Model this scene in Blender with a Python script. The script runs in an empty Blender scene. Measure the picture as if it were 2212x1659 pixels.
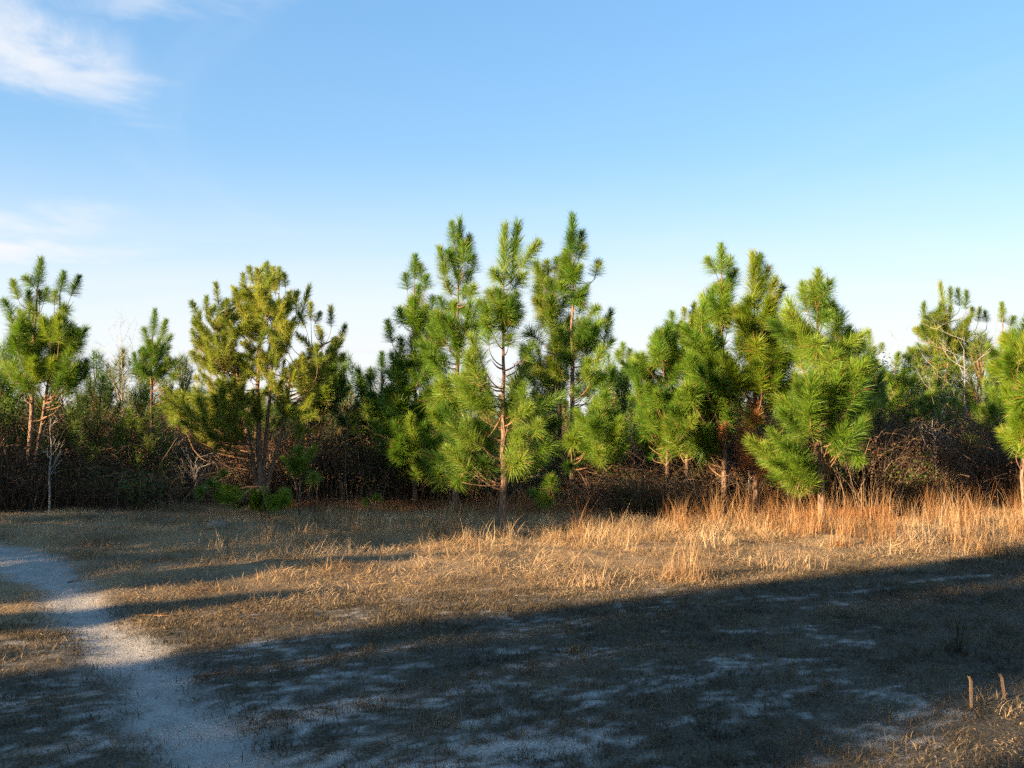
import bpy, math, random
import numpy as np
from mathutils import Vector, Matrix, Quaternion

# ------------------------------------------------------------------ camera, sky, sun, exposure
scene = bpy.context.scene
COL = scene.collection
EYE = 1.60
F = 2150.0                    # focal length in units of a 2212 px wide picture
PITCH = math.atan(71.0 / F)   # horizon sits 71 such px below the middle
cam_data = bpy.data.cameras.new('camera')
cam_data.sensor_width = 36.0
cam_data.lens = 36.0 * F / 2212.0
cam_data.clip_start = 0.05
cam_data.clip_end = 3000.0
cam = bpy.data.objects.new('camera', cam_data)
cam.location = (0, 0, EYE)
cam.rotation_euler = (math.pi / 2 + PITCH, 0, 0)
COL.objects.link(cam)
scene.camera = cam

SUN_EL = math.radians(13.0)
SUN_AZ = math.radians(57.0)   # light travels towards +y turned this far to +x
light_dir = Vector((math.sin(SUN_AZ) * math.cos(SUN_EL), math.cos(SUN_AZ) * math.cos(SUN_EL), -math.sin(SUN_EL)))
sun_data = bpy.data.lights.new('sun', 'SUN')
sun_data.energy = 5.0
sun_data.angle = math.radians(0.55)
sun_data.color = (1.0, 0.75, 0.47)
sun = bpy.data.objects.new('sun', sun_data)
sun.rotation_euler = light_dir.to_track_quat('-Z', 'Y').to_euler()
COL.objects.link(sun)

world = bpy.data.worlds.new('World')
scene.world = world
world.use_nodes = True
wn, wl = world.node_tree.nodes, world.node_tree.links
wn.clear()
def wnode(t, **kw):
    n = wn.new(t)
    for k, v in kw.items():
        setattr(n, k, v)
    return n
def wmath(op, a, b=None, clamp=False):
    n = wn.new('ShaderNodeMath'); n.operation = op; n.use_clamp = clamp
    for i, v in enumerate((a, b)):
        if v is None: continue
        if isinstance(v, (int, float)): n.inputs[i].default_value = v
        else: wl.new(v, n.inputs[i])
    return n.outputs[0]
sky = wnode('ShaderNodeTexSky', sky_type='NISHITA', sun_disc=False)
sky.sun_elevation = SUN_EL
sky.sun_rotation = SUN_AZ + math.pi
sky.altitude = 0
sky.air_density = 1.0
sky.dust_density = 0.3
sky.ozone_density = 1.6
tc = wnode('ShaderNodeTexCoord')
sep = wnode('ShaderNodeSeparateXYZ'); wl.new(tc.outputs['Generated'], sep.inputs[0])
# cloud sheet coordinates: the view ray meets a flat layer overhead
zc = wmath('MAXIMUM', sep.outputs[2], 0.02)
den = wmath('ADD', zc, 0.06)
cu = wmath('DIVIDE', sep.outputs[0], den)
cv = wmath('DIVIDE', sep.outputs[1], den)
cxyz = wnode('ShaderNodeCombineXYZ'); wl.new(cu, cxyz.inputs[0]); wl.new(cv, cxyz.inputs[1])
def wnoise(scale, detail, rough, dist, loc, rot, scl):
    m = wnode('ShaderNodeMapping'); wl.new(cxyz.outputs[0], m.inputs[0])
    m.inputs['Location'].default_value = loc; m.inputs['Rotation'].default_value = rot; m.inputs['Scale'].default_value = scl
    n = wnode('ShaderNodeTexNoise'); wl.new(m.outputs[0], n.inputs[0])
    n.inputs['Scale'].default_value = scale; n.inputs['Detail'].default_value = detail
    n.inputs['Roughness'].default_value = rough; n.inputs['Distortion'].default_value = dist
    return n.outputs[0]
def wramp(v, lo, hi):
    n = wnode('ShaderNodeMapRange'); n.interpolation_type = 'SMOOTHSTEP'
    wl.new(v, n.inputs['Value']); n.inputs['From Min'].default_value = lo; n.inputs['From Max'].default_value = hi
    return n.outputs[0]
# wisp of cirrus high on the left: an oval patch of the sheet broken up by drawn-out noise
wu = wmath('ADD', cu, wmath('MULTIPLY', wmath('SUBTRACT', wnoise(2.2, 5, .6, .6, (3, 1, 0), (0, 0, 0), (1, 1, 1)), .5), 0.5))
wv = wmath('ADD', cv, wmath('MULTIPLY', wmath('SUBTRACT', wnoise(2.2, 5, .6, .6, (8, 5, 0), (0, 0, 0), (1, 1, 1)), .5), 0.75))
def cloud_patch(c_u, c_v, r_u, r_v, amount):
    du = wmath('DIVIDE', wmath('SUBTRACT', wu, c_u), r_u)
    dv = wmath('DIVIDE', wmath('SUBTRACT', wv, c_v), r_v)
    rr = wmath('SQRT', wmath('ADD', wmath('MULTIPLY', du, du), wmath('MULTIPLY', dv, dv)))
    return wmath('MULTIPLY', wramp(rr, 1.3, 0.15), amount)
patch = wmath('MAXIMUM', wmath('MAXIMUM', cloud_patch(-1.10, 2.30, 0.23, 0.36, 1.0), cloud_patch(-0.72, 1.98, 0.34, 0.13, 0.55)),
              wmath('MAXIMUM', cloud_patch(-1.95, 3.75, 0.5, 0.30, 0.6), cloud_patch(-2.1, 4.3, 0.55, 0.24, 0.8)))
wisp = wramp(wnoise(2.0, 9, .58, .9, (2.2, 0.4, 0), (0, 0, -0.6), (1.25, 0.85, 1)), 0.22, 0.66)
cirrus = wmath('MULTIPLY', patch, wisp)
thin = wmath('MULTIPLY', wramp(wnoise(0.55, 7, .6, 1.0, (5.3, 2.0, 0), (0, 0, .4), (1.0, 0.55, 1)), 0.52, 0.86), 0.25)
# low bank of white cloud all round the horizon
lowband = wramp(sep.outputs[2], 0.27, 0.02)
lown = wramp(wnoise(0.42, 6, .55, .6, (0.7, 1.3, 0), (0, 0, 0), (0.55, 1.0, 1)), 0.22, 0.64)
low = wmath('MULTIPLY', lowband, wmath('ADD', wmath('MULTIPLY', lown, 0.5), 0.5))
cover = wmath('MINIMUM', wmath('ADD', wmath('ADD', wmath('MULTIPLY', cirrus, 0.85), thin), wmath('MULTIPLY', low, 1.0)), 0.97)
mix = wnode('ShaderNodeMix', data_type='RGBA')
wl.new(cover, mix.inputs['Factor'])
hsv = wnode('ShaderNodeHueSaturation'); hsv.inputs['Saturation'].default_value = 1.75
gam = wnode('ShaderNodeGamma'); gam.inputs['Gamma'].default_value = 0.50      # soft shoulder, as the camera rendered the sky
wl.new(sky.outputs[0], gam.inputs['Color'])
lev = wnode('ShaderNodeMix', data_type='RGBA', blend_type='MULTIPLY'); lev.inputs['Factor'].default_value = 1.0
lev.inputs['B'].default_value = (1.98, 1.985, 2.10, 1); wl.new(gam.outputs[0], lev.inputs['A'])
wl.new(lev.outputs['Result'], hsv.inputs['Color'])
wl.new(hsv.outputs[0], mix.inputs['A'])
mix.inputs['B'].default_value = (3.75, 3.80, 3.95, 1)
bg = wnode('ShaderNodeBackground'); bg.inputs['Strength'].default_value = 0.054
wl.new(mix.outputs['Result'], bg.inputs['Color'])
wout = wnode('ShaderNodeOutputWorld'); wl.new(bg.outputs[0], wout.inputs['Surface'])

vs = scene.view_settings
vs.view_transform = 'Standard'; vs.look = 'None'; vs.gamma = 1.0; vs.use_curve_mapping = False
vs.exposure = 2.23
scene.cycles.max_bounces = 4
scene.cycles.diffuse_bounces = 2
scene.cycles.glossy_bounces = 1
scene.cycles.use_adaptive_sampling = True
scene.cycles.adaptive_threshold = 0.03
scene.cycles.use_denoising = False
scene.cycles.caustics_reflective = False
scene.cycles.caustics_refractive = False
scene.cycles.transparent_max_bounces = 4

# ------------------------------------------------------------------ small tools
def at(u, v, d):
    """point at forward distance d seen at (u, v) of the 2212 px wide picture"""
    rx, ry = (u - 1106.0) / F, (829.5 - v) / F
    fy = math.cos(PITCH) - ry * math.sin(PITCH)
    fz = math.sin(PITCH) + ry * math.cos(PITCH)
    t = d / fy
    return Vector((rx * t, d, EYE + fz * t))

def A(x, y): return (.3905 * x, 504 + .3905 * y)
def B(x, y): return (720 + .434 * x, 432 + .434 * y)
def C(x, y): return (1296 + .3906 * x, 504 + .3906 * y)
def D(x, y): return (1728 + .3905 * x, 576 + .3905 * y)

def _hash(ix, iy, seed):
    n = (ix * 374761393 + iy * 668265263 + seed * 1442695041) & 0xFFFFFFFF
    n = ((n ^ (n >> 13)) * 1274126177) & 0xFFFFFFFF
    return ((n ^ (n >> 16)) & 0xFFFF) / 65535.0
def vnoise(x, y, seed=0):
    x = np.asarray(x, float); y = np.asarray(y, float)
    ix = np.floor(x).astype(np.int64); iy = np.floor(y).astype(np.int64)
    fx = x - ix; fy = y - iy
    fx = fx * fx * (3 - 2 * fx); fy = fy * fy * (3 - 2 * fy)
    a = _hash(ix, iy, seed); b = _hash(ix + 1, iy, seed)
    c = _hash(ix, iy + 1, seed); d = _hash(ix + 1, iy + 1, seed)
    return (a * (1 - fx) + b * fx) * (1 - fy) + (c * (1 - fx) + d * fx) * fy
def fbm(x, y, seed=0, octs=4):
    s = 0; a = .5; t = 0
    for o in range(octs):
        s = s + a * vnoise(np.asarray(x) * 2 ** o, np.asarray(y) * 2 ** o, seed + o * 17); t += a; a *= .55
    return s / t
def sstep(a, b, x):
    t = np.clip((x - a) / (b - a), 0, 1)
    return t * t * (3 - 2 * t)

def height(x, y):
    near = 1.0 - sstep(26, 45, np.hypot(x, y))
    h = 0.05 * (fbm(np.asarray(x) * .5 + 40, np.asarray(y) * .5 + 40, 5, 3) - .5)
    h = h + 0.022 * (fbm(np.asarray(x) * 2.4 + 9, np.asarray(y) * 2.4 + 9, 8, 3) - .5)
    # the unmown verge stands a little above the mown track
    verge = sstep(0.2, 2.2, np.asarray(y) - (9.0 + 0.42 * np.asarray(x)))
    h = h + verge * (0.07 + 0.11 * (fbm(np.asarray(x) * 1.1 + 3, np.asarray(y) * 1.5 + 8, 14, 3) - .5) + 0.05 * (fbm(np.asarray(x) * 4 + 3, np.asarray(y) * 4 + 8, 15, 2) - .5))
    p = path_mask(x, y)
    tread = .030 * (fbm(np.asarray(x) * 4.2 + 1, np.asarray(y) * 4.2 + 2, 18, 3) - .5)
    return near * (h + p * (tread - 0.03))

PATH = [(2.0, -0.2, .45), (3.4, -0.75, .45), (4.53, -1.25, .40), (5.55, -1.89, .30), (6.14, -2.22, .31), (6.88, -2.66, .28), (7.8, -3.27, .27),
        (8.7, -3.85, .30), (9.56, -4.42, .36), (11.0, -5.55, .50), (12.4, -7.0, .50), (13.3, -9.2, .50), (14.0, -13.0, .5)]
_py = np.array([p[0] for p in PATH]); _px = np.array([p[1] for p in PATH]); _pw = np.array([p[2] for p in PATH])
def path_mask(x, y):
    x = np.asarray(x, float); y = np.asarray(y, float)
    yw = np.clip(y, 2.0, 14.0)
    c = np.interp(yw, _py, _px); w = np.interp(yw, _py, _pw)
    slope = np.abs(np.gradient(_px, _py)); sl = np.interp(yw, _py, slope)
    dd = np.abs(x - c) / np.sqrt(1 + np.minimum(sl, 1.2) ** 2 * .5)
    n = (fbm(x * 1.7, y * 1.7, 3, 4) - .5) * 0.34 + (fbm(x * 9, y * 9, 4, 3) - .5) * .16
    m = 1 - sstep(-.20, .20, dd - w * .84 + n)
    return m * sstep(15.5, 13.5, y) * sstep(1.0, 2.0, y)

def ell(x, y, cx, cy, rx, ry, ang):
    ca, sa = math.cos(ang), math.sin(ang)
    dx, dy = x - cx, y - cy
    a = (dx * ca + dy * sa) / rx; b = (-dx * sa + dy * ca) / ry
    return np.sqrt(a * a + b * b)
SANDY = [  # u, v, half-length, half-width, angle, strength : worn patches of the mown ground
    (900, 1432, .36, .10, .25, .95), (700, 1455, .8, .22, .4, .55), (820, 1500, .30, .10, .3, .55),
    (1330, 1495, .75, .24, .35, .72), (1180, 1600, .80, .28, .3, .80), (1480, 1478, .45, .16, .5, .7), (1000, 1560, .4, .14, .4, .5),
    (1350, 1560, .55, .2, .5, .7), (1640, 1600, .5, .13, .4, .5), (1660, 1545, .5, .12, .4, .45), (1950, 1515, .35, .08, .2, .35), (700, 1640, .55, .3, .4, .85),
    (520, 1655, .5, .25, .3, .8), (250, 1560, .5, .10, .15, .6), (120, 1590, .5, .10, .2, .5), (300, 1490, .5, .1, .2, .55), (60, 1480, .5, .1, .2, .5),
    (1500, 1300, 1.7, .09, .42, .62), (1250, 1325, .9, .07, .42, .6), (1750, 1285, 1.7, .12, .42, .75), (2020, 1250, 1.8, .12, .40, .7), (1950, 1290, .8, .08, .42, .5),
    (700, 1375, .9, .07, .5, .5), (1090, 1335, .6, .05, .42, .5), (530, 1390, .45, .12, .6, .7), (2150, 1225, 1.0, .10, .4, .6),
    (900, 1640, .5, .2, .4, .6), (1450, 1640, .6, .2, .3, .55), (1750, 1480, .4, .1, .4, .3), (420, 1330, .5, .08, .4, .3), (130, 1520, .6, .1, .2, .5),
    (80, 1380, .35, .06, .2, .4), (1830, 1300, 1.2, .06, .40, .6)]
_sandw = []
for (u, v, a, b, ang, s) in SANDY:
    dd = EYE * F / (v - 900.0); p = at(u, v, dd)
    _sandw.append((p.x, dd, a, b, ang, s))
def sand_mask(x, y):
    x = np.asarray(x, float); y = np.asarray(y, float)
    n = fbm(x * 2.2 + 11, y * 3.2 + 4, 21, 5)
    fine = fbm(x * 14 + 3, y * 19 + 7, 33, 3)
    m = np.zeros_like(x)
    for (cx, cy, a, b, ang, s) in _sandw:
        r = ell(x, y, cx, cy, a, b, ang)
        m = np.maximum(m, s * (1 - sstep(.25, 1.25, r)))
    mown = 1 - sstep(-0.4, 1.0, y - (9.2 + 0.40 * x))
    m = np.maximum(m * .86, (0.30 + .16 * (1 - sstep(6, 7.5, y))) * mown * (1 - sstep(1.6, 4.0, x)))
    s = sstep(.34, .86, m * .84 + (n - .5) * .95 + (fine - .5) * 1.05)
    return np.maximum(s, path_mask(x, y))
def straw_mask(x, y):
    n = fbm(np.asarray(x) * 1.1 + 2, np.asarray(y) * 1.1, 51, 4)
    z = np.zeros_like(np.asarray(x, float))
    for (cx, cy, a, b) in ((-.6, 17.0, 3.4, 1.2), (1.6, 16.6, 2.6, 1.3), (-2.2, 17.2, 2.0, .9), (5.0, 16.0, 3.0, 1.2)):
        z = np.maximum(z, 1 - sstep(.5, 1.2, ell(np.asarray(x), np.asarray(y), cx, cy, a, b, 0)))
    return np.clip(z * sstep(.3, .55, n), 0, 1)

class MB:
    """collects faces into one mesh"""
    def __init__(s): s.v = []; s.f = []; s.m = []
    def tube(s, pts, rad, sides=6, mat=0, cap=True):
        pts = [Vector(p) for p in pts]; n0 = len(s.v)
        up = Vector((0.31, 0.77, 0.55))
        for i, p in enumerate(pts):
            t = (pts[min(i + 1, len(pts) - 1)] - pts[max(i - 1, 0)]).normalized()
            a = t.cross(up)
            if a.length < 1e-3: a = t.cross(Vector((1, 0, 0)))
            a.normalize(); b = t.cross(a)
            for k in range(sides):
                an = 2 * math.pi * k / sides
                s.v.append(tuple(p + (a * math.cos(an) + b * math.sin(an)) * rad[i]))
        for i in range(len(pts) - 1):
            for k in range(sides):
                k2 = (k + 1) % sides
                s.f.append((n0 + i * sides + k, n0 + i * sides + k2, n0 + (i + 1) * sides + k2, n0 + (i + 1) * sides + k)); s.m.append(mat)
        if cap:
            s.f.append(tuple(n0 + (len(pts) - 1) * sides + k for k in range(sides))); s.m.append(mat)
    def face(s, vs, mat=0):
        n0 = len(s.v); s.v.extend(tuple(v) for v in vs); s.f.append(tuple(range(n0, n0 + len(vs)))); s.m.append(mat)
    def strip(s, pts, side, widths, mat=0):
        """flat blade along pts, ending in a point"""
        n0 = len(s.v)
        for p, w in zip(pts[:-1], widths):
            s.v.append(tuple(p - side * w * .5)); s.v.append(tuple(p + side * w * .5))
        s.v.append(tuple(pts[-1])); k = len(pts) - 1
        for i in range(k - 1):
            s.f.append((n0 + 2 * i, n0 + 2 * i + 1, n0 + 2 * i + 3, n0 + 2 * i + 2)); s.m.append(mat)
        s.f.append((n0 + 2 * k - 2, n0 + 2 * k - 1, n0 + 2 * k)); s.m.append(mat)
    def mesh(s, name, mats, smooth=False):
        me = bpy.data.meshes.new(name); me.from_pydata(s.v, [], s.f)
        for m in mats: me.materials.append(m)
        if len(mats) > 1: me.polygons.foreach_set('material_index', s.m)
        if smooth: me.polygons.foreach_set('use_smooth', [True] * len(s.f))
        me.update(); return me

def link(name, data, parent=None, loc=None):
    o = bpy.data.objects.new(name, data); COL.objects.link(o)
    if parent: o.parent = parent
    if loc is not None: o.location = loc
    return o
def tag(o, label=None, cat=None, group=None, kind=None):
    if label: o['label'] = label
    if cat: o['category'] = cat
    if group: o['group'] = group
    if kind: o['kind'] = kind
    return o

# ------------------------------------------------------------------ materials
def new_mat(name):
    m = bpy.data.materials.new(name); m.use_nodes = True
    m.node_tree.nodes.clear(); return m, m.node_tree.nodes, m.node_tree.links
def leafy(name, cols, transl=0.3, rough=0.5, patch=0, spec=0.35, tint=False):
    """colour varies from piece to piece and along the piece; some light passes through"""
    m, n, l = new_mat(name)
    info = n.new('ShaderNodeObjectInfo'); ramp = n.new('ShaderNodeValToRGB')
    geo = n.new('ShaderNodeNewGeometry')
    add = n.new('ShaderNodeMath'); add.operation = 'ADD'
    if patch:      # one large mesh: slow drift over the ground instead of a value per object
        tcn = n.new('ShaderNodeTexCoord'); pn = n.new('ShaderNodeTexNoise'); pn.inputs['Scale'].default_value = patch; pn.inputs['Detail'].default_value = 4
        l.new(tcn.outputs['Object'], pn.inputs[0])
        mr = n.new('ShaderNodeMapRange'); mr.inputs['From Min'].default_value = .3; mr.inputs['From Max'].default_value = .7; l.new(pn.outputs[0], mr.inputs[0])
        l.new(mr.outputs[0], add.inputs[0])
    else:
        l.new(info.outputs['Random'], add.inputs[0])
    ms = n.new('ShaderNodeMath'); ms.operation = 'MULTIPLY_ADD'; ms.inputs[1].default_value = .7; ms.inputs[2].default_value = -.35
    l.new(geo.outputs['Random Per Island'], ms.inputs[0]); l.new(ms.outputs[0], add.inputs[1])
    l.new(add.outputs[0], ramp.inputs[0])
    e = ramp.color_ramp.elements
    for i, c in enumerate(cols):
        p = i / (len(cols) - 1)
        x = e[0] if i == 0 else (e[-1] if i == len(cols) - 1 else e.new(p))
        x.position = p; x.color = (*c, 1)
    colour = ramp.outputs[0]
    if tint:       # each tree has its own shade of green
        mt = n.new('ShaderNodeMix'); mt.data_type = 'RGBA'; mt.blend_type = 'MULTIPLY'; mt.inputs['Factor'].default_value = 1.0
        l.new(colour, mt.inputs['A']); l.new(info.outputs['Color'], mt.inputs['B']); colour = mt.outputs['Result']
    b = n.new('ShaderNodeBsdfPrincipled'); b.inputs['Roughness'].default_value = rough
    b.inputs['Specular IOR Level'].default_value = spec
    l.new(colour, b.inputs['Base Color'])
    o = n.new('ShaderNodeOutputMaterial')
    if transl:
        t = n.new('ShaderNodeBsdfTranslucent'); l.new(colour, t.inputs['Color'])
        mx = n.new('ShaderNodeMixShader'); mx.inputs[0].default_value = transl
        l.new(b.outputs[0], mx.inputs[1]); l.new(t.outputs[0], mx.inputs[2]); l.new(mx.outputs[0], o.inputs['Surface'])
    else:
        l.new(b.outputs[0], o.inputs['Surface'])
    return m
def bark(name, c1, c2, scale=14.0, stretch=.25, bump=.6):
    m, n, l = new_mat(name)
    tcn = n.new('ShaderNodeTexCoord'); mp = n.new('ShaderNodeMapping'); mp.inputs['Scale'].default_value = (1, 1, stretch)
    l.new(tcn.outputs['Object'], mp.inputs[0])
    v = n.new('ShaderNodeTexVoronoi'); v.inputs['Scale'].default_value = scale * 1.6; l.new(mp.outputs[0], v.inputs[0])
    no = n.new('ShaderNodeTexNoise'); no.inputs['Scale'].default_value = scale; no.inputs['Detail'].default_value = 8; l.new(mp.outputs[0], no.inputs[0])
    ad = n.new('ShaderNodeMath'); ad.operation = 'MULTIPLY'; l.new(v.outputs['Distance'], ad.inputs[0]); l.new(no.outputs[0], ad.inputs[1])
    r = n.new('ShaderNodeValToRGB'); l.new(ad.outputs[0], r.inputs[0])
    r.color_ramp.elements[0].position = .05; r.color_ramp.elements[0].color = (*c1, 1)
    r.color_ramp.elements[1].position = .38; r.color_ramp.elements[1].color = (*c2, 1)
    b = n.new('ShaderNodeBsdfPrincipled'); b.inputs['Roughness'].default_value = .9; b.inputs['Specular IOR Level'].default_value = .2
    l.new(r.outputs[0], b.inputs['Base Color'])
    bp = n.new('ShaderNodeBump'); bp.inputs['Strength'].default_value = bump; bp.inputs['Distance'].default_value = .02
    l.new(ad.outputs[0], bp.inputs['Height']); l.new(bp.outputs[0], b.inputs['Normal'])
    o = n.new('ShaderNodeOutputMaterial'); l.new(b.outputs[0], o.inputs['Surface'])
    return m

M_NEEDLE = leafy('pine_needles', [(.075, .140, .010), (.130, .220, .014), (.195, .285, .018), (.26, .30, .026)], .42, .42, tint=True)
M_NEEDLE_FINE = leafy('short_pine_needles', [(.140, .185, .014), (.215, .255, .020), (.29, .310, .028), (.35, .33, .04)], .42, .45, tint=True)
M_NEEDLE_FAR = leafy('far_pine_needles', [(.070, .120, .012), (.115, .175, .016), (.165, .210, .022)], .38, .5, tint=True)
M_DEAD = leafy('dead_needles', [(.22, .075, .022), (.34, .13, .045), (.42, .19, .07)], .25, .6)
M_TWIG = bark('pine_twig_bark', (.10, .055, .03), (.26, .145, .075), 40, .4, .2)
M_BARK = bark('pine_bark', (.045, .028, .020), (.26, .165, .105), 26, .3, .9)
M_PALE = bark('pale_bark', (.12, .105, .09), (.36, .32, .27), 30, .5, .2)
M_CANE = leafy('bramble_canes', [(.035, .025, .018), (.065, .044, .029), (.11, .074, .045), (.19, .135, .088)], 0, .8, spec=.1)
M_DRYLEAF = leafy('dry_leaves', [(.09, .04, .018), (.16, .07, .03), (.22, .11, .05)], .25, .7, spec=.1)
M_EVERGREEN = leafy('evergreen_leaves', [(.03, .07, .010), (.06, .11, .014), (.10, .15, .02)], .2, .6, spec=.15)
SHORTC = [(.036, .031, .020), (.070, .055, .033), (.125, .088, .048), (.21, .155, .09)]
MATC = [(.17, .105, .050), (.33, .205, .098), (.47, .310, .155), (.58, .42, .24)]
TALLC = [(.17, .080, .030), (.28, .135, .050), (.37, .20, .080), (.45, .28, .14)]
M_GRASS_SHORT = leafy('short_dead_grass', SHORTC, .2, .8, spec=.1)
M_GRASS_SHORT_SHEET = leafy('short_dead_grass_sheet', SHORTC, .2, .8, patch=1.3, spec=.1)
M_GRASS = leafy('dry_grass', MATC, .3, .7, spec=.15)
M_GRASS_SHEET = leafy('matted_dry_grass', MATC, .3, .7, patch=.9, spec=.15)
M_GRASS_TALL = leafy('tall_dry_grass', TALLC, .32, .65, spec=.15)
M_GRASS_PALE = leafy('pale_dry_grass', [(.32, .20, .10), (.43, .29, .155), (.54, .40, .25)], .32, .65, spec=.15)
M_WOOD = bark('weathered_wood', (.05, .034, .022), (.19, .125, .08), 30, .08, .5)

def ground_material(name, path=False):
    m, n, l = new_mat(name)
    tcn = n.new('ShaderNodeTexCoord')
    def noise(sc, det=6, ro=.6, scl=(1, 1, 1)):
        mp = n.new('ShaderNodeMapping'); mp.inputs['Scale'].default_value = scl; l.new(tcn.outputs['Object'], mp.inputs[0])
        q = n.new('ShaderNodeTexNoise'); q.inputs['Scale'].default_value = sc; q.inputs['Detail'].default_value = det; q.inputs['Roughness'].default_value = ro
        l.new(mp.outputs[0], q.inputs[0]); return q.outputs[0]
    def ramp(v, *stops):
        r = n.new('ShaderNodeValToRGB'); l.new(v, r.inputs[0]); e = r.color_ramp.elements
        for i, (p, c) in enumerate(stops):
            x = e[0] if i == 0 else (e[-1] if i == len(stops) - 1 else e.new(p)); x.position = p; x.color = (*c, 1)
        return r.outputs[0]
    def mixc(f, a, b):
        x = n.new('ShaderNodeMix'); x.data_type = 'RGBA'; l.new(f, x.inputs['Factor']); l.new(a, x.inputs['A']); l.new(b, x.inputs['B']); return x.outputs['Result']
    at_ = n.new('ShaderNodeAttribute'); at_.attribute_name = 'cover'
    sp = n.new('ShaderNodeSeparateColor'); l.new(at_.outputs['Color'], sp.inputs[0])
    sand = ramp(noise(7, 8, .7), (.3, (.26, .232, .20)), (.7, (.41, .375, .33)))
    grit = ramp(noise(95, 3, .7), (.36, (.16, .12, .085)), (.47, (1, 1, 1)))
    mul = n.new('ShaderNodeMix'); mul.data_type = 'RGBA'; mul.blend_type = 'MULTIPLY'; mul.inputs['Factor'].default_value = .55
    l.new(sand, mul.inputs['A']); l.new(grit, mul.inputs['B']); sand = mul.outputs['Result']
    thatch = ramp(noise(38, 8, .75), (.28, (.028, .025, .018)), (.5, (.065, .052, .034)), (.75, (.14, .105, .065)))
    litter = ramp(noise(46, 8, .75), (.28, (.09, .058, .030)), (.5, (.25, .165, .085)), (.75, (.42, .30, .165)))
    thatch = mixc(sp.outputs[2], thatch, litter)
    straw = ramp(noise(60, 6, .7), (.3, (.15, .055, .02)), (.7, (.42, .17, .06)))
    e = n.new('ShaderNodeMath'); e.operation = 'MULTIPLY_ADD'; l.new(noise(55, 5, .75), e.inputs[0]); e.inputs[1].default_value = 1.7; e.inputs[2].default_value = -.85
    s = n.new('ShaderNodeMath'); s.operation = 'ADD'; s.use_clamp = True; l.new(sp.outputs[0], s.inputs[0]); l.new(e.outputs[0], s.inputs[1])
    col = mixc(s.outputs[0], thatch, sand)
    col = mixc(sp.outputs[1], col, straw)
    b = n.new('ShaderNodeBsdfPrincipled'); b.inputs['Roughness'].default_value = .95; b.inputs['Specular IOR Level'].default_value = .1
    l.new(col, b.inputs['Base Color'])
    bp = n.new('ShaderNodeBump'); bp.inputs['Strength'].default_value = .7; bp.inputs['Distance'].default_value = .02
    l.new(noise(30, 9, .7), bp.inputs['Height']); l.new(bp.outputs[0], b.inputs['Normal'])
    o = n.new('ShaderNodeOutputMaterial'); l.new(b.outputs[0], o.inputs['Surface'])
    return m
M_GROUND = ground_material('sandy_ground')

# ------------------------------------------------------------------ the ground: one sheet to the horizon, and the sand path on it
def axis(lo, hi, step, far, grow=1.22):
    a = list(np.arange(lo, hi + 1e-6, step))
    s = step; p = hi
    while p < far: s *= grow; p += s; a.append(p)
    s = step; p = lo; b = []
    while p > -far: s *= grow; p -= s; b.append(p)
    return np.array(b[::-1] + a)
gx = axis(-7.5, 9.0, 0.055, 900); gy = axis(3.6, 17.5, 0.055, 900)
GX, GY = np.meshgrid(gx, gy)
GZ = height(GX, GY)
nv = GX.size; nxg, nyg = len(gx), len(gy)
me = bpy.data.meshes.new('ground')
co = np.stack([GX.ravel(), GY.ravel(), GZ.ravel()], 1).astype(np.float32)
me.vertices.add(nv); me.vertices.foreach_set('co', co.ravel())
ii = np.arange(nyg * nxg).reshape(nyg, nxg)
quads = np.stack([ii[:-1, :-1].ravel(), ii[:-1, 1:].ravel(), ii[1:, 1:].ravel(), ii[1:, :-1].ravel()], 1)
def fill_quads(me, quads):
    nf = len(quads)
    me.loops.add(nf * 4); me.polygons.add(nf)
    me.loops.foreach_set('vertex_index', quads.ravel().astype(np.int32))
    me.polygons.foreach_set('loop_start', np.arange(0, nf * 4, 4, dtype=np.int32))
    me.polygons.foreach_set('use_smooth', np.ones(nf, dtype=bool))
    me.update(calc_edges=True); me.validate()
fill_quads(me, quads)
SM = sand_mask(GX, GY); ST = straw_mask(GX, GY)
VG = sstep(-.3, .7, GY - (8.75 + 0.42 * GX - .004 * GX * GX)) * (.35 + .65 * sstep(.35, .65, fbm(GX * 1.2 + 4, GY * 1.2 + 9, 41, 4))) * (1 - sstep(40, 70, np.hypot(GX, GY)))
def add_cover(me, sm, st, vg):
    a = me.attributes.new('cover', 'FLOAT_COLOR', 'POINT')
    c = np.zeros((len(sm), 4), np.float32); c[:, 0] = sm; c[:, 1] = st; c[:, 2] = vg; c[:, 3] = 1
    a.data.foreach_set('color', c.ravel())
add_cover(me, SM.ravel(), ST.ravel(), VG.ravel())
me.materials.append(M_GROUND)
tag(link('ground', me), kind='structure')
PM = path_mask(GX, GY)
cell = (PM[:-1, :-1] + PM[1:, :-1] + PM[:-1, 1:] + PM[1:, 1:]) / 4
sel = quads[(cell > .5).ravel()]
used, inv = np.unique(sel.ravel(), return_inverse=True)
me = bpy.data.meshes.new('path')
pc = co[used].copy(); pc[:, 2] += np.where(PM.ravel()[used] < .66, -.004, .004)
me.vertices.add(len(used)); me.vertices.foreach_set('co', pc.ravel())
fill_quads(me, inv.reshape(-1, 4))
add_cover(me, SM.ravel()[used], ST.ravel()[used], VG.ravel()[used]); me.materials.append(M_GROUND)
tag(link('path', me), kind='structure')
def gz(x, y): return float(height(np.array([x]), np.array([y]))[0])

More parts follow.
